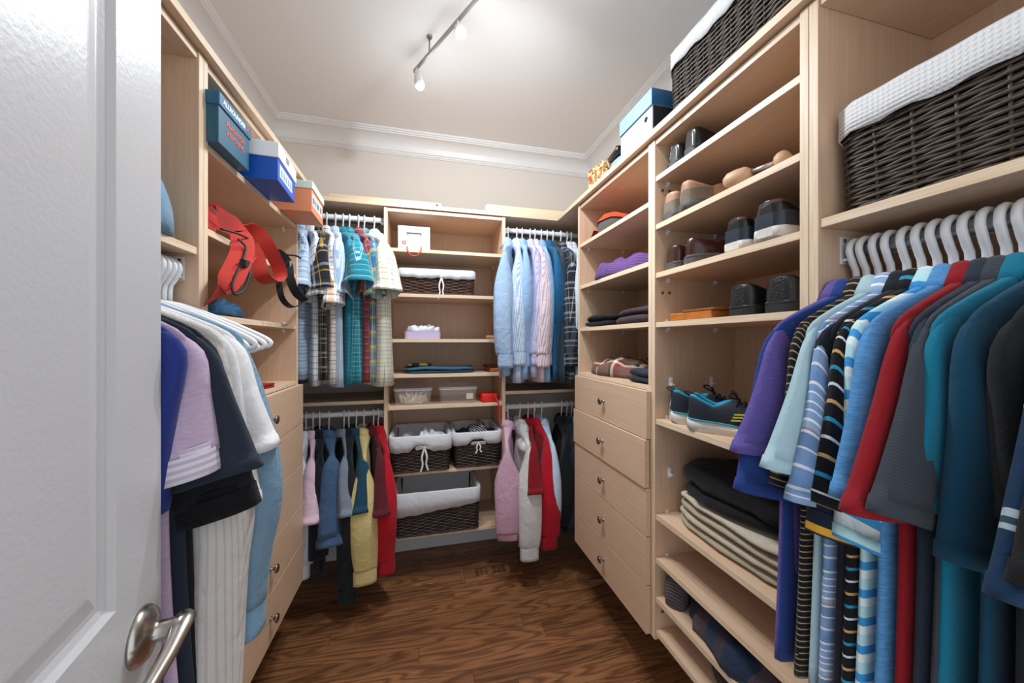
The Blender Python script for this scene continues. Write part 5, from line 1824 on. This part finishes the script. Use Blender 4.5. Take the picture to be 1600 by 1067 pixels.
for k, (xa, wd) in enumerate(((-0.085, 0.03), (-0.045, 0.018), (-0.018, 0.04), (0.035, 0.025))):
    bm = bmesh.new(); box(bm, xa, xa + wd, -0.1660, -0.1656, 0.04, 0.066)
    obj('label_print', bm, plain('slate_print', '#5d7386', 0.6), b, local=True)
# right top shelf: blue lidded box, patterned box, wallet on a teal pouch
b = lidded_box('storage_box', 'grey and white storage box with a blue lid on right top shelf', (FR + 0.115, 1.235, ZTB), R(-90), 0.21, 0.26, 0.155, plain('pale_grey_card', '#c9ced2', 0.5), plain('light_blue_card', '#7fa6c6', 0.45), 0.062)
bm = bmesh.new(); box(bm, 0.1052, 0.1092, -0.127, 0.127, 0.0015, 0.09)
obj('end_panel', bm, plain('black_card', '#16181c', 0.5), b, local=True)
bm = bmesh.new(); box(bm, 0.1092, 0.1096, -0.134, 0.134, 0.094, 0.152)
obj('lid_end', bm, plain('deep_blue_card', '#1e4e79', 0.4), b, local=True)
bm = bmesh.new(); box(bm, -0.105, 0.105, -0.1312, -0.1304, 0.088, 0.0935)
obj('lid_line', bm, plain('black_card', '#16181c'), b, local=True)
bm = bmesh.new(); lathe(bm, [(0, 0), (0.010, 0), (0.010, 0.001), (0, 0.001)], 16, Matrix.Translation((0.07, -0.1302, 0.06)) @ Matrix.Rotation(R(90), 4, 'X'))
obj('finger_hole', bm, BLACK_GAP, b, local=True)
bm = bmesh.new(); box(bm, -0.09, 0.045, -0.1306, -0.1302, 0.03, 0.066)
obj('paper_label', bm, plain('white_card', '#e6ebee'), b, local=True)


def floral():
    m, nt, p = newmat('floral_paper')
    tc = nt.nodes.new('ShaderNodeTexCoord')
    vo = nt.nodes.new('ShaderNodeTexVoronoi'); vo.inputs['Scale'].default_value = 62
    nzt = nt.nodes.new('ShaderNodeTexNoise'); nzt.inputs['Scale'].default_value = 34; nzt.inputs['Detail'].default_value = 3
    nt.links.new(tc.outputs['Object'], vo.inputs['Vector'])
    nt.links.new(tc.outputs['Object'], nzt.inputs['Vector'])
    r1 = nt.nodes.new('ShaderNodeValToRGB'); r1.color_ramp.interpolation = 'CONSTANT'
    e = r1.color_ramp.elements
    e[0].color = lin('#c98a4a'); e[1].position = 0.25; e[1].color = lin('#5a4a30')
    x = e.new(0.42); x.color = lin('#dcb97e')
    x = e.new(0.6); x.color = lin('#e2c491')
    nt.links.new(vo.outputs['Distance'], r1.inputs['Fac'])
    r2 = nt.nodes.new('ShaderNodeValToRGB')
    r2.color_ramp.elements[0].position = 0.55; r2.color_ramp.elements[1].position = 0.6
    nt.links.new(nzt.outputs['Fac'], r2.inputs['Fac'])
    mx = nt.nodes.new('ShaderNodeMixRGB'); mx.inputs['Color2'].default_value = lin('#b04a30')
    nt.links.new(r2.outputs[0], mx.inputs['Fac']); nt.links.new(r1.outputs[0], mx.inputs['Color1'])
    nt.links.new(mx.outputs[0], p.inputs['Base Color'])
    p.inputs['Roughness'].default_value = 0.5
    return m


FLO = floral()
lidded_box('keepsake_box', 'small floral-patterned keepsake box on right top shelf', (FR + 0.035, 1.585, ZTB), R(-84), 0.12, 0.09, 0.085, FLO, FLO, 0.03, cat='box', over=0.003)
heap('fabric_pouch', 'grey-blue fabric pouch under the black purse', 'pouch', (FR + 0.055, 1.43, ZTB), 0, (0.11, 0.13, 0.055), cloth('greyblue_pouch', '#7d9aa8'), 61, amp=0.15)
pu = empty('purse', (FR + 0.045, 1.435, ZTB + 0.056), R(80), 'small black purse with tan zip on the grey-blue pouch', 'purse')
bm = bmesh.new()
b2 = bmesh.new(); box(b2, -0.055, 0.055, -0.045, 0.045, 0, 0.034); bmesh.ops.bevel(b2, geom=b2.edges[:], offset=0.011, segments=3, profile=0.5, affect='EDGES'); merge(bm, b2)
obj('pouch_body', bm, leather('black_calf', '#121316'), pu, local=True, smooth=True)
bm = bmesh.new(); tube(bm, [(-0.05, 0.046, 0.018), (0.05, 0.046, 0.02)], 0.003, 6)
obj('zip', bm, plain('tan_zip', '#a98a60', 0.5), pu, local=True)
# back tower: gift box with red cord handle
GW = plain('white_gift_card', '#dfe3ea', 0.5)
RED = plain('red_cord', '#c2322a', 0.5)
gb = empty('gift_box', (-0.052, FB + 0.07, on(1.885)), 0, 'white gift box with a red cord handle on back tower', 'gift box')
bm = bmesh.new(); box(bm, -0.087, 0.087, -0.055, 0.055, 0, 0.128, 0.001)
obj('box_body', bm, GW, gb, local=True)
# flap with rounded lower-left corner
bm = bmesh.new()
out = [(0.0865, 0.0), (0.0865, 0.1275), (-0.0865, 0.1275), (-0.0865, 0.045)] + [(-0.0415 - 0.045 * math.cos(R(a)), 0.045 - 0.045 * math.sin(R(a))) for a in range(15, 91, 15)]
vsl = [bm.verts.new((x + 0.0, -0.0555, z)) for x, z in out]
f = bm.faces.new(vsl)
ext = bmesh.ops.extrude_face_region(bm, geom=[f])
for v in [g for g in ext['geom'] if isinstance(g, bmesh.types.BMVert)]: v.co.y -= 0.0025
obj('front_flap', bm, GW, gb, local=True)
bm = bmesh.new()
b2 = bmesh.new(); box(b2, -0.042, 0.042, -0.0592, -0.0582, 0.084, 0.092, 0.0004); merge(bm, b2)
obj('handle_slot', bm, plain('slot_grey', '#4a4d52', 0.8), gb, local=True)
for sg in (-1, 1):
    bm = bmesh.new(); lathe(bm, [(0, 0), (0.0035, 0), (0.0035, 0.0012), (0, 0.0012)], 12, Matrix.Translation((0.0 + sg * 0.033, -0.0582, 0.078)) @ Matrix.Rotation(R(90), 4, 'X'))
    obj('eyelet', bm, plain('plum_dot', '#8a3a52', 0.5), gb, local=True)
for k in range(8):
    bm = bmesh.new(); box(bm, -0.028 + k * 0.0072, -0.028 + k * 0.0072 + (0.0055 if k % 3 else 0.0045), -0.0586, -0.0581, 0.109, 0.1145 + (0.0025 if k in (0, 4) else 0))
    obj('name_print', bm, plain('red_print', '#c4626a', 0.5), gb, local=True)
bm = bmesh.new()
for k in range(6):
    a = k * math.pi / 3
    lathe(bm, [(0, 0), (0.0042, 0), (0.0042, 0.001), (0, 0.001)], 10, Matrix.Translation((-0.054 + 0.0085 * math.cos(a), -0.0582, 0.034 + 0.0085 * math.sin(a))) @ Matrix.Rotation(R(90), 4, 'X'))
o = obj('flower_emblem', bm, plain('red_print', '#c4626a'), gb, local=True)
o['kind'] = 'stuff'
bm = bmesh.new()
tube(bm, crom([(-0.038, -0.058, 0.012), (-0.036, -0.066, -0.010), (-0.022, -0.070, -0.034), (0.0, -0.071, -0.042), (0.022, -0.070, -0.034), (0.036, -0.066, -0.010), (0.038, -0.058, 0.012)], 24), 0.004, 8)
obj('cord_handle', bm, RED, gb, local=True)
# lavender tray with tissue
lv_ = empty('lavender_box', (-0.005, FB + 0.10, on(1.380)), 0, 'open lavender box with white tissue paper on back tower', 'box')
bm = bmesh.new()
b2 = bmesh.new(); box(b2, -0.10, 0.10, -0.075, 0.075, 0, 0.042)
bmesh.ops.bevel(b2, geom=[e for e in b2.edges if abs((e.verts[0].co - e.verts[1].co).z) > 0.03], offset=0.02, segments=4, profile=0.5, affect='EDGES'); merge(bm, b2)
obj('box_body', bm, plain('lavender_card', '#c4b8d6', 0.5), lv_, local=True)
bm = crumple_bm((0.18, 0.13, 0.03), 71, amp=0.8, sc=30)
bm.transform(Matrix.Translation((0, 0, 0.0415)))
obj('tissue_paper', bm, plain('white_tissue', '#d3d5da', 0.8), lv_, local=True)
# small wooden brush
br = empty('wooden_brush', (0.40, FB + 0.08, on(1.380)), R(10), 'small wooden brush at the end of back tower shelf', 'brush')
bm = bmesh.new()
b2 = bmesh.new(); box(b2, -0.03, 0.03, -0.015, 0.015, 0.008, 0.022); bmesh.ops.bevel(b2, geom=b2.edges[:], offset=0.005, segments=2, profile=0.5, affect='EDGES'); merge(bm, b2)
obj('handle', bm, BW, br, local=True)
bm = bmesh.new(); box(bm, -0.026, 0.026, -0.012, 0.012, 0, 0.0085)
obj('bristles', bm, plain('tan_bristles', '#b08a5a', 0.9), br, local=True)
# folded blue things
folded('folded_towel', 'long folded petrol blue towel on back tower', 'towel', (0.095, FB + 0.14, on(1.182)), (0.42, 0.24, 0.034), 2, [cloth('petrol_towel', '#2d4f66'), cloth('petrol_towel2', '#3a5f78')], 0.0, 14, lump=0.007)
folded('folded_cloth', 'small folded yellow and black cloth on the blue towel', 'cloth', (-0.03, FB + 0.15, 1.182 + 0.040), (0.15, 0.14, 0.014), 1, [cloth('yellow_black_cloth', '#8a8a44', warp=[(0, '#a8a050'), (0.5, '#23262a')], pu=0.09)], 0.1, 15, lump=0.004)
o = empty('shoe_brush', (0.415, FB + 0.11, on(1.182)), R(8), 'orange-brown block with a maroon top beside the blue towel', 'brush')
bm = bmesh.new(); box(bm, -0.032, 0.032, -0.06, 0.06, 0, 0.022, 0.004); obj('block', bm, plain('orange_wood', '#b3653c', 0.5), o, local=True)
bm = bmesh.new(); box(bm, -0.045, 0.025, -0.05, 0.06, 0.0225, 0.04, 0.005); obj('cover', bm, plain('maroon_leather', '#5a1a1c', 0.4), o, local=True)


# clear plastic boxes
def clear_mat():
    m, nt, p = newmat('clear_plastic')
    p.inputs['Base Color'].default_value = (0.93, 0.93, 0.93, 1)
    p.inputs['Roughness'].default_value = 0.12
    p.inputs['IOR'].default_value = 1.3
    p.inputs['Alpha'].default_value = 0.22
    return m


CLR = clear_mat()


def clear_box(label, cx, w, content, seed):
    root = empty('storage_bin', (cx, FB + 0.135, on(1.005)), 0, label, 'storage bin')
    d, h, t = 0.24, 0.085, 0.0015
    bm = bmesh.new()
    rings = []
    for z, s, in ((0.0, 0.93), (h, 1.0)):
        P_, _ = rrect(w * s, d * s, 0.015, 40)
        rings.append([bm.verts.new((p.x, p.y, z)) for p, _n in P_])
    for i in range(40): bm.faces.new((rings[0][i], rings[0][(i + 1) % 40], rings[1][(i + 1) % 40], rings[1][i])).smooth = True
    bm.faces.new(rings[0])
    obj('bin_body', bm, CLR, root, local=True)
    bm = bmesh.new()
    P_, _ = rrect(w * 1.02, d * 1.02, 0.016, 40)
    tube(bm, [(p.x, p.y, h) for p, _n in P_], 0.0035, 6, closed=True)
    obj('rim', bm, CLR, root, local=True)
    bm = bmesh.new()
    rings = []
    for z, s in ((h + 0.0045, 1.03), (h + 0.010, 1.03), (h + 0.010, 0.9), (h + 0.006, 0.88)):
        P_, _ = rrect(w * s, d * s, 0.016, 40)
        rings.append([bm.verts.new((p.x, p.y, z)) for p, _n in P_])
    for A_, B_ in zip(rings, rings[1:]):
        for i in range(40): bm.faces.new((A_[i], A_[(i + 1) % 40], B_[(i + 1) % 40], B_[i]))
    bm.faces.new(rings[-1])
    obj('lid', bm, CLR, root, local=True)
    if content:
        bm = crumple_bm((w * 0.75, d * 0.7, 0.045), seed, amp=0.9, sc=40)
        bm.transform(Matrix.Translation((0, -0.01, 0.001)))
        o = obj('contents', bm, plain('pale_trinkets', '#cfc2ae', 0.6, noise_amt=0.4, nscale=90), root, local=True)
    return root


clear_box('clear plastic bin with pale trinkets inside', -0.058, 0.205, True, 81)
c2 = clear_box('clear plastic bin with a small sticker beside the red case', 0.196, 0.215, False, 82)
bm = bmesh.new(); box(bm, 0.045, 0.085, -0.1205, -0.1195, 0.025, 0.058)
obj('sticker', bm, plain('beige_sticker', '#cdbfae', 0.6), c2, local=True)
rc = empty('red_case', (0.378, FB + 0.06, on(1.005)), R(4), 'small bright red zip case with a hanging red strap', 'case')
bm = bmesh.new()
b2 = bmesh.new(); box(b2, -0.048, 0.048, -0.045, 0.05, 0, 0.05); bmesh.ops.bevel(b2, geom=b2.edges[:], offset=0.008, segments=3, profile=0.5, affect='EDGES'); merge(bm, b2)
REDC = plain('bright_red_nylon', '#d3180f', 0.5)
obj('case_body', bm, REDC, rc, local=True, smooth=True)
bm = bmesh.new(); ribbon(bm, crom([(0.028, -0.046, 0.042), (0.036, -0.058, 0.02), (0.046, -0.075, -0.01), (0.049, -0.077, -0.06), (0.050, -0.076, -0.115)], 14), 0.009, 0.002, Vector((1, 0, 0)))
obj('strap', bm, REDC, rc, local=True)

# ------------------------------------------------------------------ straps on the left tower
CRL = fabric('coral_webbing', '#b5352c', bump=0.15)
hz_ = 1.669
har = empty('red_harness', (FL - 0.1, 1.30, hz_), 0, 'coral red webbing harness with black cord hanging off the shelf', 'harness')
def sp(px, py, X): return at(px, py, X=X)
bm = bmesh.new()
ribbon(bm, crom([sp(322, 352, -0.575), sp(330, 335, -0.57), sp(347, 343, -0.565), sp(372, 358, -0.56), sp(380, 385, -0.525), sp(368, 420, -0.51), sp(345, 455, -0.52), sp(322, 475, -0.57)], 26), 0.058, 0.003, Vector((0.25, 0.75, 0.55)))
obj('shoulder_strap', bm, CRL, har)
bm = bmesh.new()
ribbon(bm, crom([sp(345, 350, -0.60), sp(372, 352, -0.60), sp(400, 360, -0.565), sp(420, 385, -0.53), sp(438, 425, -0.515), sp(428, 440, -0.512), sp(410, 430, -0.52), sp(403, 405, -0.54), sp(392, 380, -0.57)], 30), 0.045, 0.003, Vector((0.9, 0.25, 0.3)))
obj('waist_loop', bm, CRL, har)
bm = bmesh.new()
ribbon(bm, crom([sp(326, 345, -0.60), sp(332, 328, -0.59), sp(345, 338, -0.58)], 8), 0.05, 0.003, Vector((0.3, 0, 1)))
obj('fold', bm, CRL, har)
bm = bmesh.new()
ribbon(bm, crom([sp(345, 452, -0.53), sp(372, 430, -0.55), sp(398, 398, -0.56)], 10), 0.03, 0.003, Vector((0.6, 0.3, 0.6)))
obj('leg_strap', bm, CRL, har)
CORD = plain('black_cord', '#17171a', 0.7)
bm = bmesh.new()
tube(bm, crom([sp(345, 356, -0.55), sp(375, 365, -0.535), sp(392, 378, -0.525), sp(391, 420, -0.50), sp(382, 450, -0.495), sp(366, 458, -0.495), sp(364, 440, -0.50), sp(378, 408, -0.505), sp(384, 385, -0.515), sp(372, 372, -0.53)], 40), 0.0032, 6)
obj('cord_loop', bm, CORD, har)
q = sp(383, 412, -0.498)
bm = bmesh.new(); box(bm, q.x - 0.008, q.x + 0.008, q.y - 0.017, q.y + 0.017, q.z - 0.012, q.z + 0.014, 0.003)
obj('buckle', bm, plain('black_buckle', '#101012', 0.35), har)
bag = empty('camera_strap', (FL - 0.05, 1.60, hz_), 0, 'black webbing strap dangling from the shelf beside the harness', 'strap')
BLW = fabric('black_webbing', '#1b1b1d', bump=0.15)
bm = bmesh.new()
ribbon(bm, crom([sp(420, 392, -0.60), sp(438, 395, -0.565), sp(450, 410, -0.54), sp(453, 432, -0.52), sp(462, 455, -0.505), sp(476, 468, -0.50)], 18), 0.032, 0.003, Vector((0.85, 0.3, 0.4)))
obj('strap', bm, BLW, bag)
bm = bmesh.new()
ribbon(bm, crom([sp(434, 400, -0.56), sp(436, 440, -0.52), sp(441, 465, -0.505), sp(455, 478, -0.50), sp(470, 474, -0.498), sp(482, 462, -0.50)], 18), 0.02, 0.003, Vector((0.9, 0.2, 0.3)))
obj('strap_loop', bm, BLW, bag)
bm = bmesh.new()
tube(bm, crom([sp(430, 388, -0.60), sp(446, 396, -0.56), sp(462, 398, -0.53), sp(470, 402, -0.52)], 12), 0.004, 6)
obj('strap_edge', bm, BLW, bag)
bm = bmesh.new(); q = sp(455, 412, -0.53); box(bm, q.x - 0.002, q.x + 0.004, q.y - 0.018, q.y + 0.018, q.z - 0.012, q.z + 0.012, 0.001)
obj('tag', bm, plain('grey_tag', '#8f9296', 0.4), bag)

# ------------------------------------------------------------------ floor vent
vx, vy = 0.385, 2.085
vent = empty('floor_vent', (vx, vy, 0.0), 0, 'slotted wooden floor vent set in front of the back baskets', 'vent')
bm = bmesh.new()
w2, d2, zt = 0.155, 0.07, 0.0045
slots = []
for gx in (-0.052, 0.052):
    for r in range(5):
        for c in range(3):
            slots.append((gx - 0.027 + c * 0.027, -0.028 + r * 0.014))
box(bm, -w2, w2, -d2, d2, 0.0003, zt, 0.001)
obj('vent_plate', bm, OAK, vent, local=True)
for (sx, sy) in slots:
    bm = bmesh.new(); box(bm, sx - 0.011, sx + 0.011, sy - 0.0032, sy + 0.0032, zt + 0.0001, zt + 0.0006)
    obj('slot', bm, BLACK_GAP, vent, local=True)
for s in (-1, 1):
    bm = bmesh.new(); box(bm, s * (w2 + 0.002), s * (w2 + 0.024), -d2 - 0.004, d2 + 0.004, 0.0003, zt + 0.002, 0.002)
    obj('end_strip', bm, OAK, vent, local=True)
